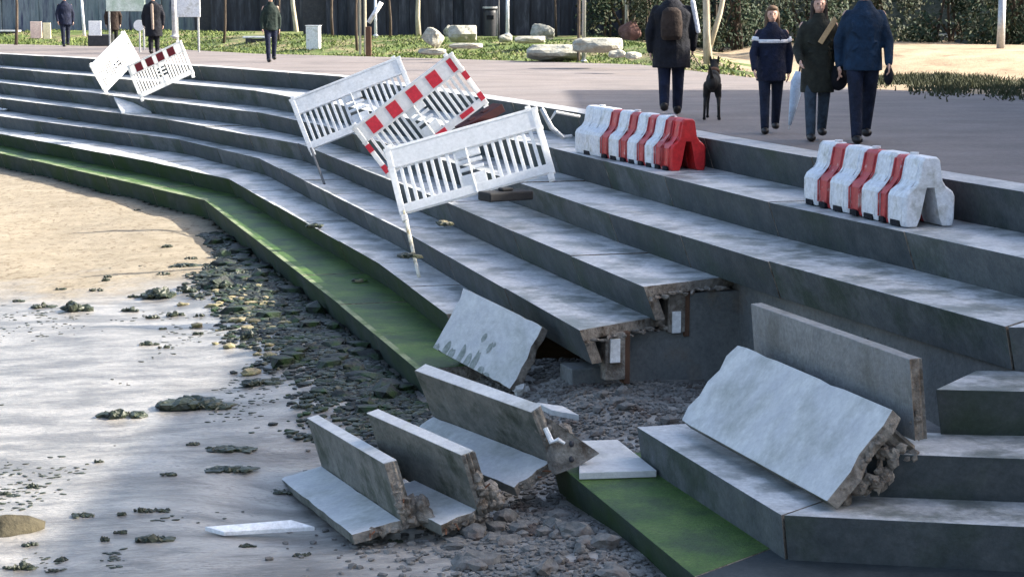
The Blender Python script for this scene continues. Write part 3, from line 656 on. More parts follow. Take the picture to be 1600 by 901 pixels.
fence((-3.549, 33.598, -.999), ((.928, .084, -.362), (.085, .9, .427), (.362, -.427, .829)), 1.037, 'pale grey-white plain fence barrier leaning behind the one with bright red blocks', white=translucent(mat('scuffed_fence_plastic', (.66, .69, .72), (.8, .81, .82), 5, .45, stain=(.5, .51, .5), stain_scale=4, stain_pos=(.55, .8), spec=.5), .25))
fence((-1.839, 28.679, -1.021), ((.792, -.19, -.579), (.135, .981, -.138), (.595, .031, .803)), .929, 'white fence barrier with big bright red blocks, tilted steeply between two plain ones', [(.22, .42), (.62, .82), (1.02, 1.22), (1.42, 1.62), (1.84, 1.93)], bottom_red=True)
fr_ = fence((-1.375, 23.581, -1.02), ((.963, .138, -.23), (.029, .8, .599), (.267, -.584, .767)), .987, 'bright white fence barrier nearest the viewer, dented along its lower rail')
fence((-10.211, 48.402, -.7), ((.381, -.849, -.367), (.771, .511, -.381), (.51, -.137, .849)), .812, 'faded pinkish white fence barrier standing on end at the far left steps', [(.2, .4), (.6, .8), (1, 1.2), (1.4, 1.6)], red=mat('faded_pink_foil', (.75, .55, .52), (.8, .62, .58)), group='plastic fence barriers tumbled on the far steps')
fence((-8.82, 45.73, -.7), ((.846, .383, -.37), (-.379, .921, .086), (.374, .067, .925)), .818, 'white fence barrier with four dark red blocks tumbled on the far steps', [(.25, .5), (.65, .9), (1.05, 1.3), (1.45, 1.7)], red=mat('dark_red_foil', (.13, .015, .02), (.2, .02, .03)), group='plastic fence barriers tumbled on the far steps')
# thin pole under the front barrier
mb = MB(); a = PD(631, 330, 23.6); b = P(655, 434, Z[5]); mb.tube([a, a.lerp(b, .5), b], [.028, .026, .022], 8)
tag(mb.build('barrier_pole', mat('yellowed_pole', (.5, .45, .3), (.66, .64, .55), 6, stain=(.2, .14, .05), stain_scale=7)), 'thin yellowish pole hanging down from the lower left corner of the front white barrier', 'pole')
mb = MB(); a = PD(486, 232, 33.5); b = P(507, 288, Z[4]); mb.tube([a, b], .022, 6)
tag(mb.build('barrier_pole', dark_steel_m), 'thin dark rod standing below the rearmost white barrier', 'pole')
# rubber foot between the barriers
mb = MB(); q = PD(750, 186, 27.3); M = Matrix.Translation(q) @ Matrix.Rotation(R(25), 4, 'Z') @ Matrix.Rotation(R(-28), 4, 'Y'); mb.box(-.34, .34, -.16, .16, -.06, .06, 0, M)
for x in (-.12, .12): mb.box(x-.05, x+.05, -.05, .05, .06, .075, 0, M)
tag(mb.build('rubber_or_shadow_block', mat('dark_red_rubber', (.025, .004, .006), (.045, .008, .01)), bevel=.02), 'dark red rubber barrier foot lying between the blocked barrier and the front one', 'rubber weight')
mb = MB(); q = P(790, 310, Z[3]+.33); M = Matrix.Translation(q+Vector((0, 0, .03))) @ Matrix.Rotation(R(30), 4, 'Z'); mb.box(-.3, .3, -.15, .15, -.05, .06, 0, M); mb.box(-.08, .08, -.06, .06, .06, .1, 0, M)
tag(mb.build('rubber_or_shadow_block', mat('shadow_black', (.02, .02, .022), (.035, .035, .035)), bevel=.02), 'black block standing in for the shadow on the step under the front white barrier', 'rubber weight')  # black block added where a dark shadow lies on the step
# bent bracket at the right end
mb = MB(); a = PD(846, 170, 25); mb.tube([a, PD(862, 200, 24.9), PD(880, 215, 24.9), PD(893, 212, 25)], [.03, .035, .03, .02], 6); mb.tube([PD(850, 172, 25), PD(858, 190, 25), PD(868, 175, 25), PD(905, 182, 25.6)], [.02]*4, 6)
tag(mb.build('bent_pole', steel_m), 'bent grey metal pole tangled at the right end of the front white barrier', 'pole')

# ------------------------------------------------------------ water-filled barriers
def water_barrier(A, B, bands, label, flare_end, group):
    """A: far front foot, B: near front foot (plan points). bands: (u0,u1,material)"""
    A = Vector(A); B = Vector(B); d = (B-A); L = d.length; d.normalize(); n = Vector((-d.y, d.x, 0))   # towards the land
    root = empty('water_barrier', A.lerp(B, .5)+n*.25, label, 'barrier', group)
    z = A.z+.003
    M = Matrix(((d.x, n.x, 0, A.x), (d.y, n.y, 0, A.y), (0, 0, 1, z), (0, 0, 0, 1)))
    def prof(g):
        o = [(0.015, 0), (0, .06), (.0, .26), (.02, .3), (.095, .355), (.125, .40), (.16, .585), (.19, .61), (.31, .61), (.34, .585), (.375, .40), (.405, .355), (.48, .3), (.5, .26), (.5, .06), (.485, 0), (.385, 0), (.35, .08), (.29, .345), (.21, .345), (.15, .08), (.115, 0)]
        return [Vector((0, .25+(y-.25)*g, zz*(1 if g >= 1 else .985))) for y, zz in o]
    for (u0, u1, m_, g) in bands:
        mb = MB(); P_ = prof(g); s0, s1 = u0*L, u1*L; b = .03
        rings = [(s0, .9), (s0+b, 1.0), (s1-b, 1.0), (s1, .9)]
        n_ = len(P_)
        vs = []
        for s_, k in rings:
            for p in P_: vs.append(M @ Vector((s_, .25+(p.y-.25)*k, p.z*(1 if k == 1 else .985))))
        fs = []
        for r_ in range(3):
            for i in range(n_): fs.append((r_*n_+i, r_*n_+(i+1) % n_, (r_+1)*n_+(i+1) % n_, (r_+1)*n_+i))
        fs += [tuple(range(n_-1, -1, -1)), tuple(range(3*n_, 4*n_))]
        mb.add(vs, fs); sec = mb.build('red_section' if m_ in (red_m, dred_m) else 'white_section', m_, root, bevel=.008)
        if (s1-s0) > .18:
            mb = MB(); c_ = (s0+s1)/2; hw = min(.09, (s1-s0)*.25)
            mb.box(c_-hw, c_+hw, -.004, .03, .0, .05, 0, M); mb.build('lifting_slot', black_m, sec)
            mb = MB()
            for dx in (-hw*1.5, hw*1.5): mb.tube([M @ Vector((c_+dx, .005, .05)), M @ Vector((c_+dx, .002, .25)), M @ Vector((c_+dx, .097, .355)), M @ Vector((c_+dx, .128, .41)), M @ Vector((c_+dx, .158, .57))], .009, 6)
            mb.build('moulded_rib', m_, sec, True)
    return root, M, L
GWB = 'red and white water-filled barriers on the top step'
W_, D_, Rr = white2_m, dred_m, red_m
def bands(spec):
    out = []; u = 0; tot = sum(s for s, _ in spec)
    for s, m_ in spec:
        out.append((u/tot, (u+s)/tot, m_, 1.0 if m_ is W_ else .93)); u += s
    return out
b1, M1, L1 = water_barrier(P(897, 238, Z[1]), P(1045, 268, Z[1]), bands([(1.1, W_), (.35, D_), (.42, W_), (.33, D_), (.38, W_), (.3, D_), (.34, W_), (.28, D_), (.3, Rr)]), 'red and white striped water-filled barrier with a solid red end on the top step', None, GWB)
b2, M2_, L2 = water_barrier(P(1254, 317, Z[1]), P(1412, 356, Z[1]), bands([(.38, W_), (.33, D_), (.5, W_), (.33, D_), (.42, W_), (.22, D_), (.42, W_)]), 'red and white striped water-filled barrier with a white arched end on the top step', None, GWB)
for M_, L_, nb in ((M1, L1, b1), (M2_, L2, b2)):
    for u in (.12, .5, .85):
        mb = MB(); q = M_ @ Vector((u*L_, .25, .61)); mb.tube([q, q+Vector((0, 0, .02))], .04, 12); mb.build('filler_cap', white2_m, nb)

# ------------------------------------------------------------ people
def capsule(mb, a, b, ra, rb, n=12, m=0, flat=1.0):
    a = Vector(a); b = Vector(b); k = 6
    mb.tube([a.lerp(b, i/k) for i in range(k+1)], [ra+(rb-ra)*i/k for i in range(k+1)], n, m); mb.ell(a, (ra, ra, ra), m, 10); mb.ell(b, (rb, rb, rb), m, 10)
def rings(mb, secs, n=20, m=0):     # secs: (x, y, z, rx, ry)
    vs = []
    for x, y, z, rx, ry in secs:
        for k in range(n):
            t = 2*math.pi*k/n; vs.append((x+rx*math.cos(t), y+ry*math.sin(t), z))
    fs = [(i*n+k, i*n+(k+1) % n, (i+1)*n+(k+1) % n, (i+1)*n+k) for i in range(len(secs)-1) for k in range(n)]
    fs += [tuple(range(n-1, -1, -1)), tuple((len(secs)-1)*n+k for k in range(n))]; mb.add(vs, fs, m)
def fused(mb, name, m, parent, voxel=.013, sm=4):
    """fuse overlapping solids into one continuous skin (local coordinates of the parent)"""
    o = mb.build(name+'_tmp', m, None, smooth=True)
    r = o.modifiers.new('r', 'REMESH'); r.mode = 'VOXEL'; r.voxel_size = voxel; r.use_smooth_shade = True
    s = o.modifiers.new('s', 'SMOOTH'); s.factor = .5; s.iterations = sm
    dg = bpy.context.evaluated_depsgraph_get(); me = bpy.data.meshes.new_from_object(o.evaluated_get(dg)); me.name = name
    bpy.data.objects.remove(o); me.materials.clear(); me.materials.append(m)
    q = bpy.data.objects.new(name, me); col.objects.link(q); q.parent = parent; return q
def person(foot, H, yaw, label, jacket, trousers, hair, coat_len=.78, stride=.12, arms=((0, 0), (0, 0)), hood=False, group='people walking on the promenade', bulk=1.0, longhair=False, far=False, shoe=shoe_m, sc=None):
    """local: x right, -y is the facing direction, z up; arms: (forward swing, elbow bend) for left(-x), right(+x)"""
    s = H/1.75
    root = empty('person', foot, label, 'person', group, rz=yaw)
    V = lambda x, y, z: Vector((x*s, y*s, z*s))
    vox = .02 if far else .012
    hipz, shz = .93, 1.44
    legs = []
    for sx, fw in ((-1, stride), (1, -stride)):
        hip = V(sx*.09, 0, hipz); ank = V(sx*.085, -fw, .09+(.05 if fw < -.05 else 0)); kn = V(sx*.09, -fw*.45-.02, .5)
        legs.append((hip, kn, ank))
    ARM = []
    for sx, (sw, el) in ((-1, arms[0]), (1, arms[1])):
        sh = V(sx*.17*bulk**.8, 0, 1.385); e = sh+V(sx*.07, -math.sin(sw)*.28, -math.cos(sw)*.29); wv = e+V(-sx*.01, -math.sin(sw+el)*.25, -math.cos(sw+el)*.25); ARM.append((sh, e, wv, sw+el, sx))
    # body: continuous skin from head to toes
    mb = MB()
    rings(mb, [(0, 0, z*s, rx*s, ry*s) for z, rx, ry in ((.86, .13, .09), (.95, .15, .1), (1.1, .125, .09), (1.28, .15, .1), (1.4, .15, .09), (1.46, .08, .07))])
    capsule(mb, V(0, .01, 1.42), V(0, -.005, 1.56), .058*s, .052*s)
    mb.ell(V(0, -.01, 1.64), (.076*s, .095*s, .108*s)); mb.ell(V(0, -.045, 1.585), (.052*s, .055*s, .05*s))
    mb.ell(V(0, -.108, 1.625), (.014*s, .02*s, .022*s)); mb.ell(V(0, -.097, 1.588), (.024*s, .012*s, .008*s)); mb.ell(V(0, -.092, 1.66), (.05*s, .014*s, .01*s))
    for sx in (-1, 1): mb.ell(V(sx*.078, .005, 1.63), (.012*s, .02*s, .03*s))
    for hip, kn, ank in legs: capsule(mb, hip, kn, .07*s, .048*s); capsule(mb, kn, ank, .048*s, .034*s); capsule(mb, ank+V(0, 0, -.04), ank+V(0, -.13, -.05), .034*s, .028*s)
    for sh, e, wv, a, sx in ARM:
        capsule(mb, sh, e, .045*s, .036*s); capsule(mb, e, wv, .036*s, .025*s)
        d = (wv-e).normalized(); pm = wv+d*.05*s; mb.ell(pm, (.018*s, .038*s, .045*s))
        for k in range(4):
            o_ = V(0, (k-1.5)*.02, 0); f0 = pm+d*.035*s+o_; l = (.052, .062, .06, .046)[k]*s; f1 = f0+d*l*.55+V(-sx*.006, 0, 0); f2 = f1+d*l*.5+V(-sx*.02, 0, 0)
            capsule(mb, f0, f1, .0095*s, .009*s, 6); capsule(mb, f1, f2, .009*s, .008*s, 6)
        t0 = pm+V(0, -.03, 0)-d*.01; t1 = t0+V(-sx*.012, -.028, 0)+d*.03*s; t2 = t1+d*.03*s; capsule(mb, t0, t1, .011*s, .01*s, 6); capsule(mb, t1, t2, .01*s, .008*s, 6)
    body = fused(mb, 'body', skin_m, root, vox*.75, 2)
    for sx in (-1, 1):
        eb = MB(); eb.ell(V(sx*.03, -.098, 1.642), (.011*s, .008*s, .007*s), 0, 8); eb.build('eye', hair_m, root, True, world=False)
    # hair or hood
    hb = MB(); hb.ell(V(0, .018, 1.665), (.088*s, .1*s, .1*s)); hb.ell(V(0, -.035, 1.715), (.078*s, .075*s, .045*s))
    if longhair:
        for sx in (-1, 1): capsule(hb, V(sx*.07, .01, 1.64), V(sx*.085, -.02, 1.43), .035*s, .03*s)
        capsule(hb, V(0, .06, 1.62), V(0, .07, 1.42), .07*s, .06*s)
    fused(hb, 'hood' if hood else 'hair', hair, root, vox, 2)
    # trousers
    mb = MB(); rings(mb, [(0, 0, z*s, rx*s*bulk, ry*s*bulk) for z, rx, ry in ((.83, .155, .12), (.93, .17, .125), (1.03, .15, .11))])
    for hip, kn, ank in legs: capsule(mb, hip+V(0, 0, -.04), kn, .098*s*bulk**.5, .07*s*bulk**.5); capsule(mb, kn, ank+V(0, 0, .0), .07*s*bulk**.5, .056*s*bulk**.5)
    fused(mb, 'trousers', trousers, root, vox, 4)
    # jacket or coat
    mb = MB(); zb = coat_len
    secs = [(zb, .185, .145), (.9, .18, .14), (1.0, .175, .135), (1.12, .17, .13), (1.26, .19, .14), (1.33, .2, .13), (1.39, .165, .12), (1.44, .11, .1), (1.5, .075, .075)]
    secs = [q for q in secs if q[0] >= zb-.001]; 
    rings(mb, [(0, 0, z*s, rx*s*bulk, ry*s*bulk) for z, rx, ry in secs])
    for sh, e, wv, a, sx in ARM: capsule(mb, sh+V(-sx*.02, 0, -.015), e, .062*s*bulk**.5, .056*s*bulk**.5); capsule(mb, e, wv, .056*s*bulk**.5, .042*s*bulk**.5)
    mb.ell(V(0, .0, 1.5), (.085*s, .085*s, .05*s))
    rr = random.Random(int(H*977)+int(foot[0]*10))
    for k in range(10): capsule(mb, V(rr.uniform(-.16, .16), -.12*bulk, rr.uniform(zb+.05, 1.35)), V(rr.uniform(-.16, .16), -.125*bulk, rr.uniform(zb+.05, 1.35)), .012*s, .012*s, 6)
    fused(mb, 'jacket', jacket, root, vox, 4)
    for hip, kn, ank in legs:
        sb = MB(); sb.ell(ank+V(0, -.06, -.045), (.056*s, .145*s, .048*s)); sb.ell(ank+V(0, .02, -.02), (.055*s, .065*s, .065*s)); fused(sb, 'shoe', shoe, root, vox*.8, 2)
    return root, V, ARM
def lift(root): pass
PI = math.pi
# man seen from behind with the dog
pf = P(1048, 179, 0); r1, V1, AR1 = person(pf, 1.86, PI*.97, 'tall man in a loose black coat seen from behind, walking a black dog', black_m, navy_m, hair_m, coat_len=.62, stride=.14, arms=((.15, .3), (-.1, .25)), bulk=1.38)
mb = MB(); rings(mb, [(0, .24, z, rx, ry) for z, rx, ry in ((1.05, .12, .05), (1.1, .15, .09), (1.3, .155, .1), (1.45, .13, .08), (1.5, .07, .04))]); fused(mb, 'backpack', brownc_m, r1, .012, 3)
mb = MB()      # sunlight on the sleeve, added as a white strip
sh, e = AR1[0][0], AR1[0][1]; capsule(mb, sh+Vector((-.055, .045, .1)), e+Vector((-.06, .05, -.0)), .038, .034); fused(mb, 'sunlit_sleeve_strip', whitec_m, r1, .012, 2)
# young person with a white chest band
pf = P(1203, 208, 0); r2, V2, AR2 = person(pf, 1.53, -.05, 'shorter person in a navy jacket with a white band across the chest', navy_m, jeans_m, hairb_m, coat_len=.72, stride=.16, arms=((.25, .3), (-.2, .2)), bulk=1.12, longhair=True, hood=False)
s = 1.53/1.75; mb = MB(); rings(mb, [(0, 0, z*s, rx*s*1.12+.006, ry*s*1.12+.008) for z, rx, ry in ((1.245, .194, .137), (1.27, .197, .137), (1.295, .198, .135))], 28)
mb.build('chest_band', whitec_m, r2, True, world=False)
for sh, e, wv, a, sx in AR2:
    mb = MB(); d = (e-sh).normalized(); mb.tube([sh+d*.075*s, sh+d*.13*s], [.069*s, .069*s], 14); mb.build('sleeve_band', whitec_m, r2, True, world=False)
# woman
pf = P(1275, 219, 0); r3, V3, AR3 = person(pf, 1.66, -.02, 'woman in a long dark olive coat with a yellow-beige strap across it', olive_m, grey_jeans_m, hair_m, coat_len=.58, stride=.14, arms=((.1, .9), (.1, .3)), bulk=1.12, longhair=True)
mb = MB(); mb.add([(-.03, -.165, 1.13), (.02, -.17, 1.1), (.19, -.155, 1.37), (.15, -.15, 1.42), (-.03, -.19, 1.13), (.02, -.195, 1.1), (.19, -.175, 1.37), (.15, -.17, 1.42)], [(0, 1, 2, 3), (7, 6, 5, 4), (0, 4, 5, 1), (1, 5, 6, 2), (2, 6, 7, 3), (3, 7, 4, 0)]); mb.build('shoulder_strap', tanc_m, r3, world=False, bevel=.006)
mb = MB(); mb.ell((.23, -.05, .72), (.12, .08, .15)); fused(mb, 'handbag', black_m, r3, .012, 2)
# man in blue
pf = P(1345, 222, 0); r4, V4, AR4 = person(pf, 1.82, .0, 'tall man in a dark blue jacket holding a small dark bag in one hand', navy2_m, jeans_m, hair_m, coat_len=.78, stride=.2, arms=((-.2, .2), (.18, .25)), bulk=1.16)
q = AR4[1][2]; mb = MB(); mb.ell((0, 0, 0), (.055, .06, .11)); mb.ell((0, 0, .09), (.03, .035, .04)); o = fused(mb, 'hand_bag', black_m, None, .012, 2)
o.name = 'hand_bag'; o.location = parent_matrix(r4) @ (q+Vector((.0, -.01, -.15))); tag(o, 'small black bag hanging from the hand of the man in the blue jacket', 'bag')
# furled pale umbrella
q = P(1238, 203, 0); mb = MB(); base = Vector((q.x-.03, q.y+.02, .06)); tp = Vector((q.x+.08, q.y+.05, .72)); mb.tube([base, base.lerp(tp, .35), base.lerp(tp, .8), tp], [.02, .05, .085, .05], 10)
um = empty('umbrella', (q.x, q.y, .03), 'pale blue furled umbrella held point down between the shorter person and the woman', 'umbrella'); mb.build('folded_canopy', paleb_m, um, True)
mb = MB(); mb.tube([tp, tp+Vector((.02, 0, .14)), tp+Vector((.05, 0, .18)), tp+Vector((.07, 0, .14))], .012, 8); mb.build('handle', dark_steel_m, um, True); mb = MB(); mb.tube([base, base+Vector((-.01, 0, -.055))], .008, 6); mb.build('tip', steel_m, um)
# distant walkers
GF = 'distant walkers at the far end of the promenade'
person(P(424, 97, 0), 1.78, .3, 'distant walker in a dark green jacket near the dark bench', cloth('dark_green_cloth', (.01, .02, .017)), navy_m, hair_m, coat_len=.8, stride=.1, arms=((.1, .1), (-.2, .3)), far=True, group=GF)
person(P(103, 73, 0), 1.8, .4, 'distant walker in a bulky dark blue coat, leftmost of the far walkers', navy_m, jeans_m, hair_m, coat_len=.72, stride=.1, bulk=1.25, arms=((.1, .2), (0, .2)), far=True, group=GF)
person(P(178, 76, 0), 1.7, .2, 'distant walker in brown behind the upended far barrier', brownc_m, olive_m, hairb_m, coat_len=.62, stride=.08, bulk=1.1, far=True, group=GF)
rr_, V_, A_ = person(P(241, 84, 0), 1.8, PI, 'distant walker in a long dark coat with a pale scarf behind the far barriers', black_m, black_m, hair_m, coat_len=.5, stride=.05, bulk=1.4, far=True, group=GF)
mb = MB(); capsule(mb, (0, .19, 1.45), (-.02, .22, .75), .05, .04); fused(mb, 'scarf', mat('taupe_cloth', (.22, .17, .14), (.3, .24, .2)), rr_, .015, 2)

# dog seen from behind
q = P(1112, 188, 0); dog = empty('dog', q, 'black dog on a lead seen from behind, tail raised, beside the tall man', 'dog', rz=R(-8))
mb = MB()
for i, (y, z, rx, rz_) in enumerate(((-.02, .5, .085, .1), (.12, .5, .09, .105), (.28, .49, .095, .12), (.42, .5, .105, .15), (.52, .53, .09, .13))): mb.ell((0, y, z), (rx, .13, rz_))
capsule(mb, (0, .52, .57), (0, .68, .7), .075, .06); mb.ell((0, .74, .74), (.065, .085, .065)); capsule(mb, (0, .8, .72), (0, .9, .7), .035, .025)
for sx in (-1, 1): mb.ell((sx*.055, .7, .8), (.018, .02, .045))
for sx in (-1, 1):
    capsule(mb, (sx*.06, .0, .47), (sx*.085, .06, .32), .062, .042); capsule(mb, (sx*.085, .06, .32), (sx*.095, -.06, .19), .034, .022); capsule(mb, (sx*.095, -.06, .19), (sx*.1, -.03, .035), .02, .019); mb.ell((sx*.1, -.0, .022), (.027, .045, .022))
    capsule(mb, (sx*.07, .46, .45), (sx*.075, .45, .22), .045, .026); capsule(mb, (sx*.075, .45, .22), (sx*.075, .46, .035), .024, .018); mb.ell((sx*.075, .49, .022), (.026, .042, .022))
mb.tube([(0, -.08, .56), (-.01, -.16, .63), (-.03, -.2, .71), (-.05, -.21, .76)], [.03, .024, .017, .009], 8)
fused(mb, 'body', dogfur_m, dog, .011, 2)
mb = MB(); mb.tube([(.0, .56, .6), (.0, .6, .64)], .082, 12); mb.build('collar', mat('brown_leather', (.1, .05, .03)), dog, True, world=False)
mb = MB(); a = parent_matrix(r1) @ AR1[0][2]; hand = parent_matrix(r1) @ (AR1[0][2]); tgt = parent_matrix(dog) @ Vector((0, .58, .69)); pts = [hand+Vector((0, 0, -.08))+(tgt-hand)*t+Vector((0, 0, -.12*math.sin(t*PI)+.08*t)) for t in (0, .2, .4, .6, .8, 1)]
mb.tube(pts, .007, 6); tag(mb.build('dog_lead', black_m), 'thin dark lead running from the tall man down to the black dog', 'lead')

# ------------------------------------------------------------ trees, posts, background
def tree(px, py, r0, label, bark, H=6.5, lean=0, fork=None, foliage=None, seed=0, group='slender trees along the verge', Yd=None):
    base = P(px, py, 0) if Yd is None else PD(px, py, Yd)
    base.z = land_z(base.x, base.y)-.05 if base.y > edge_y(base.x) else 0
    if Yd is None:   # keep the pixel of the foot on the rising verge
        base = PD(px, py, base.y)
        for _ in range(4):
            z = land_z(base.x, base.y) if base.y > edge_y(base.x) else 0; base = P(px, py, z)
    rr = random.Random(seed); root = empty('tree', base, label, 'tree', group)
    tk = MB(); top = Vector((lean*H+rr.uniform(-.1, .1), rr.uniform(-.2, .2), H)); k = 9
    pts = [base+Vector((top.x*(i/k)+.025*math.sin(i*1.7+seed), top.y*(i/k), -.06+(H+.06)*i/k)) for i in range(k+1)]
    tk.tube(pts, [r0*(1.15 if i == 0 else 1)*(1-.75*i/k) for i in range(k+1)], 9)
    if fork:
        f0 = pts[0].lerp(pts[1], .35); tk.tube([f0, f0+Vector((fork*.5, .05, .9)), f0+Vector((fork, .1, 2.4)), f0+Vector((fork*1.6, .1, 4.5))], [r0*.7, r0*.6, r0*.45, r0*.2], 8)
    tk.build('trunk', bark, root, True)
    cr = MB()
    for i in range(16):
        t = rr.uniform(.5, 1); p = pts[0].lerp(pts[-1], t); a = rr.uniform(0, 6.28); l = rr.uniform(.7, 1.6)*(1.3-t)
        q = p+Vector((math.cos(a)*l, math.sin(a)*l, l*rr.uniform(.5, 1))); cr.tube([p, p.lerp(q, .5)+Vector((0, 0, .05)), q], [.025, .016, .006], 4)
        for j in range(26):
            c_ = p.lerp(q, rr.uniform(.3, 1.1))+Vector([rr.gauss(0, .16) for _ in range(3)]); u = Vector([rr.gauss(0, 1) for _ in range(3)]).normalized()*.045; v = u.orthogonal().normalized()*.03
            cr.add([c_-u, c_+v, c_+u, c_-v], [(0, 1, 2, 3)], 1)
    cr.build('crown', [bark, leaf2_m], root)
    return root
tree(464, 66, .1, 'pale leaning tree trunk left of the white box', bark_pale_m, lean=-.07, seed=1)
tree(557, 84, .045, 'thin grey sapling left of the pair of stakes', bark_dark_m, seed=2)
tree(654, 36, .09, 'pale straight trunk behind the low pale rocks', bark_pale_m, seed=3, Yd=66)
tree(742, 66, .09, 'pale forked tree beside the yellowish rock', bark_pale_m, fork=.3, seed=4)
tree(806, 70, .075, 'slim tree with one sunlit and one brown side right of the dark bin', bark_pale_m, seed=5)
tree(978, 62, .075, 'slim pale tree beside the round boulder', bark_pale_m, seed=6)
tree(1006, 62, .07, 'slim pale slanting tree just left of the tall man', bark_pale_m, lean=.05, seed=7)
tree(1105, 96, .1, 'sunlit tree with a dark side stem behind the black dog', bark_pale_m, fork=.55, seed=8)
tree(62, 60, .09, 'pale tree at the far left beside the pinkish box', bark_pale_m, seed=9)
tree(1312, 70, .07, 'grey slender tree behind the woman and the man in blue', bark_pale_m, seed=10, Yd=60)
for k, (px, py, Yd, rad, dk, lb) in enumerate(((520, 40, 64, .05, 1, 'thin dark sapling just right of the white cabinet'), (436, 50, 63, .04, 1, 'thin dark sapling between the walker in dark green and the leaning pale trunk'), (350, 45, 65, .05, 1, 'thin dark sapling right of the large angular sign board'), (610, 48, 64, .045, 1, 'thin dark sapling right of the short white post'), (868, 40, 64, .04, 1, 'thin dark sapling behind the yellow-topped boulder'), (990, 40, 63, .06, 1, 'dark trunk between the two slim pale trees'), (1120, 60, 62, .05, 1, 'dark slanting stem behind the sunlit forked tree'), (793, 40, 63, .04, 0, 'thin pale sapling behind the short pale post'), (25, 50, 70, .06, 1, 'dark trunk at the far left edge'), (1150, 70, 60, .04, 1, 'thin dark sapling left of the shorter person'))):
    tree(px, py, rad, lb, bark_dark_m if dk else bark_pale_m, seed=60+k, Yd=Yd, lean=(k % 3-1)*.02)
def post(px, py, r_, H, m, label, name='post', cat='post', Yd=None, lean=0, group=None, topbox=None):
    b = P(px, py, 0) if Yd is None else PD(px, py, Yd)
    if Yd is None and b.y > edge_y(b.x):
        for _ in range(4): b = P(px, py, land_z(b.x, b.y))
    root = empty(name, b, label, cat, group); mb = MB(); mb.tube([b+Vector((0, 0, -.05)), b+Vector((lean, 0, H))], [r_, r_*.85], 10); mb.build('shaft', m, root, True)
    mb = MB(); mb.tube([b+Vector((0, 0, 0)), b+Vector((0, 0, .05))], [r_*1.7, r_*1.5], 10); mb.build('base_collar', m, root, True)
    return root, b
lp, b = post(912, 97, .055, 6.5, steel_m, 'grey metal lamp post rising in front of the large flat boulder', 'lamp_post', 'lamp post')
mb = MB(); mb.tube([b+Vector((0, 0, 6.4)), b+Vector((0, -.3, 6.7)), b+Vector((0, -.9, 6.75))], .035, 8); mb.ell(b+Vector((0, -1.05, 6.72)), (.14, .3, .06)); mb.build('lamp_head', steel_m, lp, True)
mb = MB(); q = b+Vector((-.13, .12, 0)); mb.tube([q, q+Vector((0, 0, 5))], .04, 8); tag(mb.build('tree_stake', bark_dark_m), 'dark wooden stake standing just left of the grey lamp post', 'stake')
for i, (px, lb) in enumerate(((563, 'pale wooden stake, left one of the close pair'), (571, 'pale wooden stake, right one of the close pair'))):
    b = P(px, 86, .0); mb = MB(); mb.tube([b, b+Vector((.01*i, 0, 3.4))], .04, 8); tag(mb.build('tree_stake', bark_pale_m), lb, 'stake', 'wooden tree stakes')
b = P(576, 88, 0); bd = empty('bollard', b, 'dark brown bollard with a slanting white arm beside the pair of pale stakes', 'bollard'); mb = MB(); mb.box(-.08, .08, -.08, .08, 0, .84, 0, Matrix.Translation(b)); mb.build('post', brown_m, bd, bevel=.01)
mb = MB(); mb.tube([PD(576, 36, b.y-.02), PD(596, 4, b.y-.02)], .07, 10); mb.build('slanting_arm', white2_m, bd, True)
post(587, 57, .05, 1.3, white2_m, 'short white post behind the slanting white arm', name='marker_post', Yd=62)
# white box on the verge
b = P(490, 82, .0); bx = empty('utility_cabinet', b, 'white upright utility cabinet on the grass right of the leaning pale trunk', 'cabinet'); M = Matrix.Translation(b) @ Matrix.Rotation(R(-8), 4, 'Z')
mb = MB(); mb.box(-.2, .21, -.15, .15, 0, .8, 0, M); mb.build('case', white_m, bx, bevel=.012); mb = MB(); mb.box(-.22, .23, -.17, .17, .8, .83, 0, M); mb.build('lid', white2_m, bx, bevel=.008); mb = MB(); mb.box(-.17, .18, -.158, -.15, .04, .76, 0, M); mb.build('door', white2_m, bx)
# dark bin with pale lid
b = P(766, 70, .1); bn = empty('litter_bin', b, 'tall dark litter bin with a flat pale lid beside a grey post', 'litter bin'); mb = MB(); mb.tube([b, b+Vector((0, 0, .05)), b+Vector((0, 0, 1.05)), b+Vector((0, 0, 1.2))], [.2, .21, .23, .2], 16); mb.build('drum', dark_steel_m, bn, True)
mb = MB(); mb.tube([b+Vector((0, 0, 1.22)), b+Vector((0, 0, 1.28))], [.27, .27], 18); mb.build('lid', steel_m, bn); mb = MB(); mb.tube([b+Vector((.24, 0, 0)), b+Vector((.24, 0, 1.3))], .04, 8); mb.build('side_post', steel_m, bn)
mb = MB(); q = b+Vector((-.0, -.24, .85)); mb.box(q.x-.12, q.x+.12, q.y-.01, q.y+.02, q.z, q.z+.14); mb.build('opening', black_m, bn)
post(779, 84, .035, 1.9, dark_steel_m, 'thin dark post just right of the dark litter bin', name='marker_post')
post(793, 55, .06, 1.6, white2_m, 'short pale post right of the dark litter bin', name='marker_post', Yd=62)
post(1563, 84, .1, 1.45, steel_m, 'grey wooden post on the shady grass bank at the far right', name='bank_post', Yd=46)
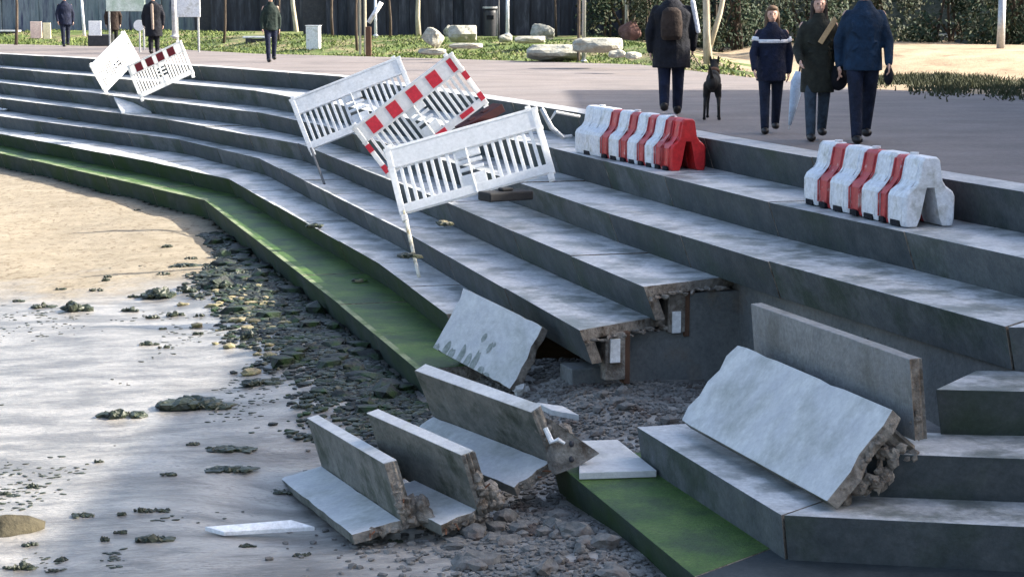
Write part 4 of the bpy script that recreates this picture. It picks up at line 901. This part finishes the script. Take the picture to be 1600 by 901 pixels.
# boulders
def boulder(px, py, w_, d_, h_, label, k, tilt=0, rz=0, flat=False, m=boulder_m):
    b = P(px, py, 0)
    for _ in range(5): b = P(px, py, land_z(b.x, b.y) if b.y > edge_y(b.x) else 0)
    b = P(px, py, b.z); w_ *= .9; h_ *= .9
    mb = MB(); rr = random.Random(k); vs, fs = rock_geo(k*7+1, 3, .22)
    M = Matrix.Rotation(rz, 4, 'Z') @ Matrix.Rotation(tilt, 4, 'Y') @ Matrix.Diagonal((w_/2, d_/2, h_/2, 1))
    vs = [M @ Vector((max(-.88, min(.88, p.x)), p.y, max(-.8, min(.75 if flat else .95, p.z)))) for p in vs]; mb.add(vs, fs); o = mb.build('boulder', m); o.location = b+Vector((0, d_*.35, h_*.36)); tag(o, label, 'boulder', 'boulders on the grass verge')
boulder(722, 66, 1.05, .9, .72, 'yellowish blocky boulder at the foot of the pale forked tree', 1, flat=True)
boulder(790, 66, .5, .4, .3, 'small pale boulder right of the dark litter bin', 2)
boulder(676, 70, .7, .6, .55, 'grey-green tilted boulder left of the yellowish blocky one', 3, tilt=.6)
boulder(702, 58, .5, .5, .5, 'pale slanting slab-like boulder between the grey-green and yellowish ones', 4, tilt=.7)
boulder(675, 86, .95, .5, .25, 'low flat grey boulder in the grass nearest the paving', 5, flat=True)
boulder(728, 76, 1.1, .6, .2, 'wide flat pale boulder under the yellowish block', 6, flat=True)
boulder(848, 62, .95, .8, .62, 'yellow-topped wedge-shaped boulder behind the large flat one', 7, tilt=.25)
boulder(870, 95, 2.0, 1.2, .62, 'large dark-sided flat-topped boulder behind the grey lamp post', 8, flat=True)
boulder(935, 82, 1.5, .9, .5, 'long pale-topped boulder right of the grey lamp post', 9, flat=True)
boulder(952, 56, .95, .9, .95, 'big round speckled boulder left of the slim pale tree', 10)
boulder(828, 68, 1.1, .7, .3, 'bright flat boulder right of the slim two-tone tree', 11, flat=True)
boulder(985, 64, .8, .6, .75, 'reddish brown leaning boulder between the two slim pale trees', 12, tilt=-.5, m=mat('red_brown_rock', (.12, .06, .05), (.2, .11, .09), 4, .9))
boulder(990, 92, .45, .4, .2, 'small pale stone in the grass by the tall man', 13)
boulder(965, 90, .5, .4, .22, 'small light stone in the grass left of the tall man', 14)
# bench
def bench(px, py, label):
    b = P(px, py, 0); bb = empty('bench', b, label, 'bench', 'low dark benches beside the promenade'); M = Matrix.Translation(b)
    mb = MB(); mb.box(-.45, .45, -.22, .22, .36, .42, 0, M); mb.build('seat', white2_m, bb, bevel=.01)
    for x in (-.36, .2): mb = MB(); mb.box(x, x+.16, -.2, .2, 0, .358, 0, M); mb.build('leg', dark_steel_m, bb)
    mb = MB(); mb.box(-.3, .3, -.15, .15, .05, .34, 0, M); mb.build('base_panel', dark_steel_m, bb)
bench(402, 77, 'low bench with a pale top left of the walker in dark green'); bench(14, 64, 'low dark bench at the far left edge of the promenade')
# far signs and boxes
def signboard(px0, px1, py0, py1, Yd, label, m, legs=True, ground=0):
    a = PD(px0, py1, Yd); c_ = PD(px1, py0, Yd); root = empty('sign_board', (a.x, Yd, 0), label, 'sign'); mb = MB(); mb.box(a.x, c_.x, Yd-.03, Yd+.03, a.z, c_.z); mb.build('panel', m, root, bevel=.01)
    if legs:
        for x in (a.x+.08, c_.x-.08): mb = MB(); mb.tube([(x, Yd+.06, ground), (x, Yd+.06, c_.z)], .035, 8); mb.build('leg', steel_m, root)
signboard(272, 312, -25, 27, 60, 'large pale angular sign board on two thin legs behind the far barriers', white2_m)
signboard(166, 226, -20, 18, 63, 'pale green and white sign board above the brown-clad walker', mat('pale_green_white', (.4, .5, .4), (.7, .75, .7), 3))
signboard(139, 158, 33, 56, 62, 'small square white sign low behind the far walkers', white_m, False)
signboard(48, 65, 34, 60, 62, 'pinkish pale box-shaped sign beside the far left tree', mat('pinkish_board', (.6, .45, .38), (.7, .56, .48)), False)
signboard(68, 79, 36, 61, 61.5, 'narrow pale yellow board next to the pinkish box', mat('pale_yellow_board', (.7, .62, .35), (.8, .74, .5)), False)
mb = MB(); q = PD(217, 40, 60); mb.tube([q, q+Vector((0, .05, 0))], .17, 20); rb = empty('round_sign', (q.x, q.y, 0), 'small round white sign left of the walker in the long dark coat', 'sign'); mb.build('disc', white_m, rb); mb = MB(); mb.tube([(q.x, q.y+.09, 0), (q.x, q.y+.09, q.z)], .03, 8); mb.build('leg', steel_m, rb)
mb = MB(); mb.box(-.45, .45, -.3, .3, 0, .4, 0, Matrix.Translation(P(160, 72, 0))); tag(mb.build('storage_box', dark_steel_m, bevel=.03), 'low dark box beneath the small square white sign', 'box')
post(133, 68, .06, 1.9, white2_m, 'pale leaning post left of the small square white sign', name='marker_post', lean=-.1)
post(273, 58, .08, 3, white2_m, 'pale grey post left of the large angular sign board', name='marker_post', Yd=59)
# white scrap at the left edge on the steps
litter(2, 172, Z[3]-.3, .2, [white_m], 'white scrap on the steps at the very left edge', 31)

# dark boarded wall behind the verge
def wallmat():
    m = bpy.data.materials.new('painted_boarding'); m.use_nodes = True; N = m.node_tree.nodes; L = m.node_tree.links; b = N['Principled BSDF']; g = N.new('ShaderNodeTexCoord')
    mp = N.new('ShaderNodeMapping'); mp.inputs['Scale'].default_value = (2.2, 1, .35); L.new(g.outputs['Object'], mp.inputs[0]); n = N.new('ShaderNodeTexNoise'); n.inputs['Scale'].default_value = 1.4; n.inputs['Detail'].default_value = 5; n.inputs['Roughness'].default_value = .75; L.new(mp.outputs[0], n.inputs['Vector'])
    r = N.new('ShaderNodeValToRGB'); e = r.color_ramp.elements; e[0].position = .36; e[0].color = (.008, .01, .018, 1); e[1].position = .74; e[1].color = (.1, .11, .14, 1); q = e.new(.52); q.color = (.022, .028, .042, 1); L.new(n.outputs[0], r.inputs[0]); L.new(r.outputs[0], b.inputs['Base Color']); b.inputs['Roughness'].default_value = .8; return m
wall_m = wallmat(); wallL_m = mat('blue_grey_boarding', (.1, .14, .17), (.26, .3, .34), 1.6, .8, stretch=(3, 1, .3), stain=(.04, .05, .1), stain_scale=1.6)
wl = empty('boarded_wall', (-4, 68, 0), 'long dark boarded wall behind the verge, paler and bluer towards its left end', 'wall')
x = -24; rr = random.Random(9)
def wall_y(x): return 78 if x < -12.5 else (76 if x < -7 else 66.5)
while x < 5.6:
    wd = rr.uniform(.3, .75); y = wall_y(x)+rr.uniform(-.1, .1); mb = MB(); h = 3.6+rr.uniform(-.1, .1)
    mb.box(x, x+wd-.012, y, y+.12, -.1, h); mb.build('board_panel', wallL_m if x < -12.5 else wall_m, wl); x += wd
mb = MB(); mb.box(-24, 5.6, 78.3, 78.4, -.1, 3.5); mb.box(-12.5, 5.6, 76.3, 76.4, -.1, 3.5); mb.box(-7.2, 5.6, 66.8, 66.9, -.1, 3.5); mb.build('backing', dark_steel_m, wl)

def bush(c, r, n, label, m, seed, group='dark shrubs behind the verge', leaf=.07, trunk=True):
    rr = random.Random(seed); root = empty('shrub', (c[0], c[1], c[2]-r[2]), label, 'shrub', group); mb = MB()
    cl = [Vector((rr.uniform(-.75, .75)*r[0], rr.uniform(-.7, .7)*r[1], rr.uniform(-.8, .8)*r[2])) for _ in range(26)]
    for i in range(n):
        b = rr.choice(cl); p = b+Vector([rr.gauss(0, .16)*r[0]*.8, rr.gauss(0, .2)*r[1], rr.gauss(0, .18)*r[2]]); u = Vector([rr.gauss(0, 1) for _ in range(3)]).normalized()*leaf*rr.uniform(.6, 1.3); v = u.orthogonal().normalized()*leaf*.6
        p += Vector(c); mb.add([p-u, p+v, p+u, p-v], [(0, 1, 2, 3)], 0 if rr.random() < .7 else 1)
    mb.build('foliage', [m, leaf2_m if m is leaf_m else leaf_m], root)
    st = MB()
    for i in range(9):
        a = Vector(c)+Vector((rr.uniform(-.4, .4)*r[0], 0, -r[2])); st.tube([a, Vector(c)+cl[i]*.5, Vector(c)+cl[i]], [.05, .035, .012], 5)
    st.build('stems', bark_dark_m, root)
desc = ['low dark shrub right behind the shorter person', 'dark green shrub above the pale path behind the woman', 'tall dark shrub behind the man in blue', 'olive shrub just right of the man in blue', 'dense dark shrub over the shady bank', 'broad dark evergreen shrub left of the grey bank post', 'dark shrub around the grey bank post', 'deep green shrub at the far right edge', 'dark overhanging shrub at the upper right corner', 'dark shrub behind the gap between the tall man and the shorter person', 'low dark shrub filling the gap left of the shorter person']
xs_ = [4.6, 6.6, 8.4, 10.2, 12, 13.8, 15.4, 17, 13.0, 5.4, 3.6]; ys_ = [61, 60, 56, 54, 53, 52, 51, 50, 50, 65, 64]
for i in range(11):
    bush((xs_[i], ys_[i], 1.6 if i < 9 else 1.4), (1.5, 1.1, 1.8), 4200, desc[i], leaf_m if i % 3 else leaf2_m, 40+i)
# shrub backdrop earth bank right
mb = MB(); vs = []; nx, ny = 40, 14
for j in range(ny):
    for i in range(nx): x = 2.5+26*i/(nx-1); y = 67-9*smooth((x-5)/3)+10*j/(ny-1)-max(0, x-9)*1.0; vs.append((x, y, -.3+3.8*smooth(j/(ny-1)*1.3)+.3*noise.noise(Vector((x*.5, y*.5, 1)))))
mb.add(vs, [(j*nx+i, j*nx+i+1, (j+1)*nx+i+1, (j+1)*nx+i) for j in range(ny-1) for i in range(nx-1)]); tag(mb.build('overgrown_bank', mat('bank_earth', (.02, .028, .018), (.05, .055, .04), 2, .95, .05, 6), smooth=True), kind='structure')
GI = 'broken stones on the shady bank'
for i, (px, py, Yd, s_) in enumerate(((1440, 60, 56, .5), (1480, 66, 55, .6), (1510, 40, 56, .7), (1540, 28, 56, .5), (1500, 76, 52, .45), (1420, 76, 54, .45))):
    q = PD(px, py, Yd); stone('bank_rock', q, (s_*1.3, s_*.7, s_*.55), shaded_weedstone_m, 'mossy grey rock half hidden on the overgrown bank left of the grey post', 'rock', GI, 6+i)
# grass tufts as stuff, plus scrubby island right
mb = MB(); rr = random.Random(77)
for i in range(26000):
    x = rr.uniform(-22, 5.2); e = edge_y(x); y = e+.1+rr.random()**1.4*9
    if rr.random() < .5+.9*noise.noise(Vector((x*.5, y*.3, 5))): continue
    z = land_z(x, y); h = rr.uniform(.03, .1); a = rr.uniform(0, 3.14); wv = .03; dx, dy = math.cos(a)*wv, math.sin(a)*wv; lx, ly = rr.gauss(0, .05), rr.gauss(0, .05)
    mb.add([(x-dx, y-dy, z), (x+dx, y+dy, z), (x+lx, y+ly, z+h)], [(0, 1, 2)])
tag(mb.build('verge_grass', blade_m), kind='stuff')
mb = MB()
for i in range(9500):
    px = rr.uniform(1420, 1640); py = 133+8*noise.noise(Vector((px*.02, 0, 0)))+rr.gauss(0, 1)*7+(px-1500)*.04
    if rr.random() < .4: px = rr.uniform(1340, 1500); py = 122+rr.gauss(0, 4)+(1500-px)*.05
    q = P(px, py, 0); h = rr.uniform(.03, .13); a = rr.uniform(0, 3.14); wv = .02; dx, dy = math.cos(a)*wv, math.sin(a)*wv
    mb.add([(q.x-dx, q.y-dy, 0.0), (q.x+dx, q.y+dy, 0.0), (q.x+rr.gauss(0, .04), q.y, h)], [(0, 1, 2)])
tag(mb.build('scrub_grass', leaf2_m), kind='stuff')

# ------------------------------------------------------------ unseen blocks added right of the view, sized to shade the near ground
wallb = mat('brick_wall', (.3, .2, .15), (.36, .25, .19), 3, .9); glass = mat('window_glass', (.03, .04, .05), (.04, .05, .06), 1, .1, spec=.8)
def block(x0, x1, y0, y1, h, label):
    root = empty('shade_caster_building', (x0, (y0+y1)/2, 0), label, 'building', 'unseen buildings added to cast shade'); mb = MB(); mb.box(x0, x1, y0, y1, 0, h); mb.build('wall', wallb, root)
    mb = MB(); mb.box(x0-.3, x1+.3, y0-.3, y1+.3, h, h+.35); mb.build('roof', dark_steel_m, root)
    z = 1.0
    while z+1.5 < h:
        y = y0+1.2
        while y+1.3 < y1:
            mb = MB(); mb.box(x0-.03, x0+.02, y, y+1.2, z, z+1.4); wn = mb.build('window', glass, root); mb = MB(); mb.box(x0-.07, x0-.031, y-.06, y+1.26, z-.06, z); mb.box(x0-.07, x0-.031, y-.06, y+1.26, z+1.4, z+1.46); mb.box(x0-.06, x0-.032, y+.57, y+.63, z, z+1.4); mb.build('frame', white2_m, wn); y += 2.6
        z += 2.9
block(13, 26, 21.3, 35.7, 6.75, 'unseen brick block added to cast shade, farther along the promenade, outside the right of the picture')
block(13, 26, 1, 21, 6.95, 'unseen brick block added to cast shade, nearest the viewpoint, outside the right of the picture')
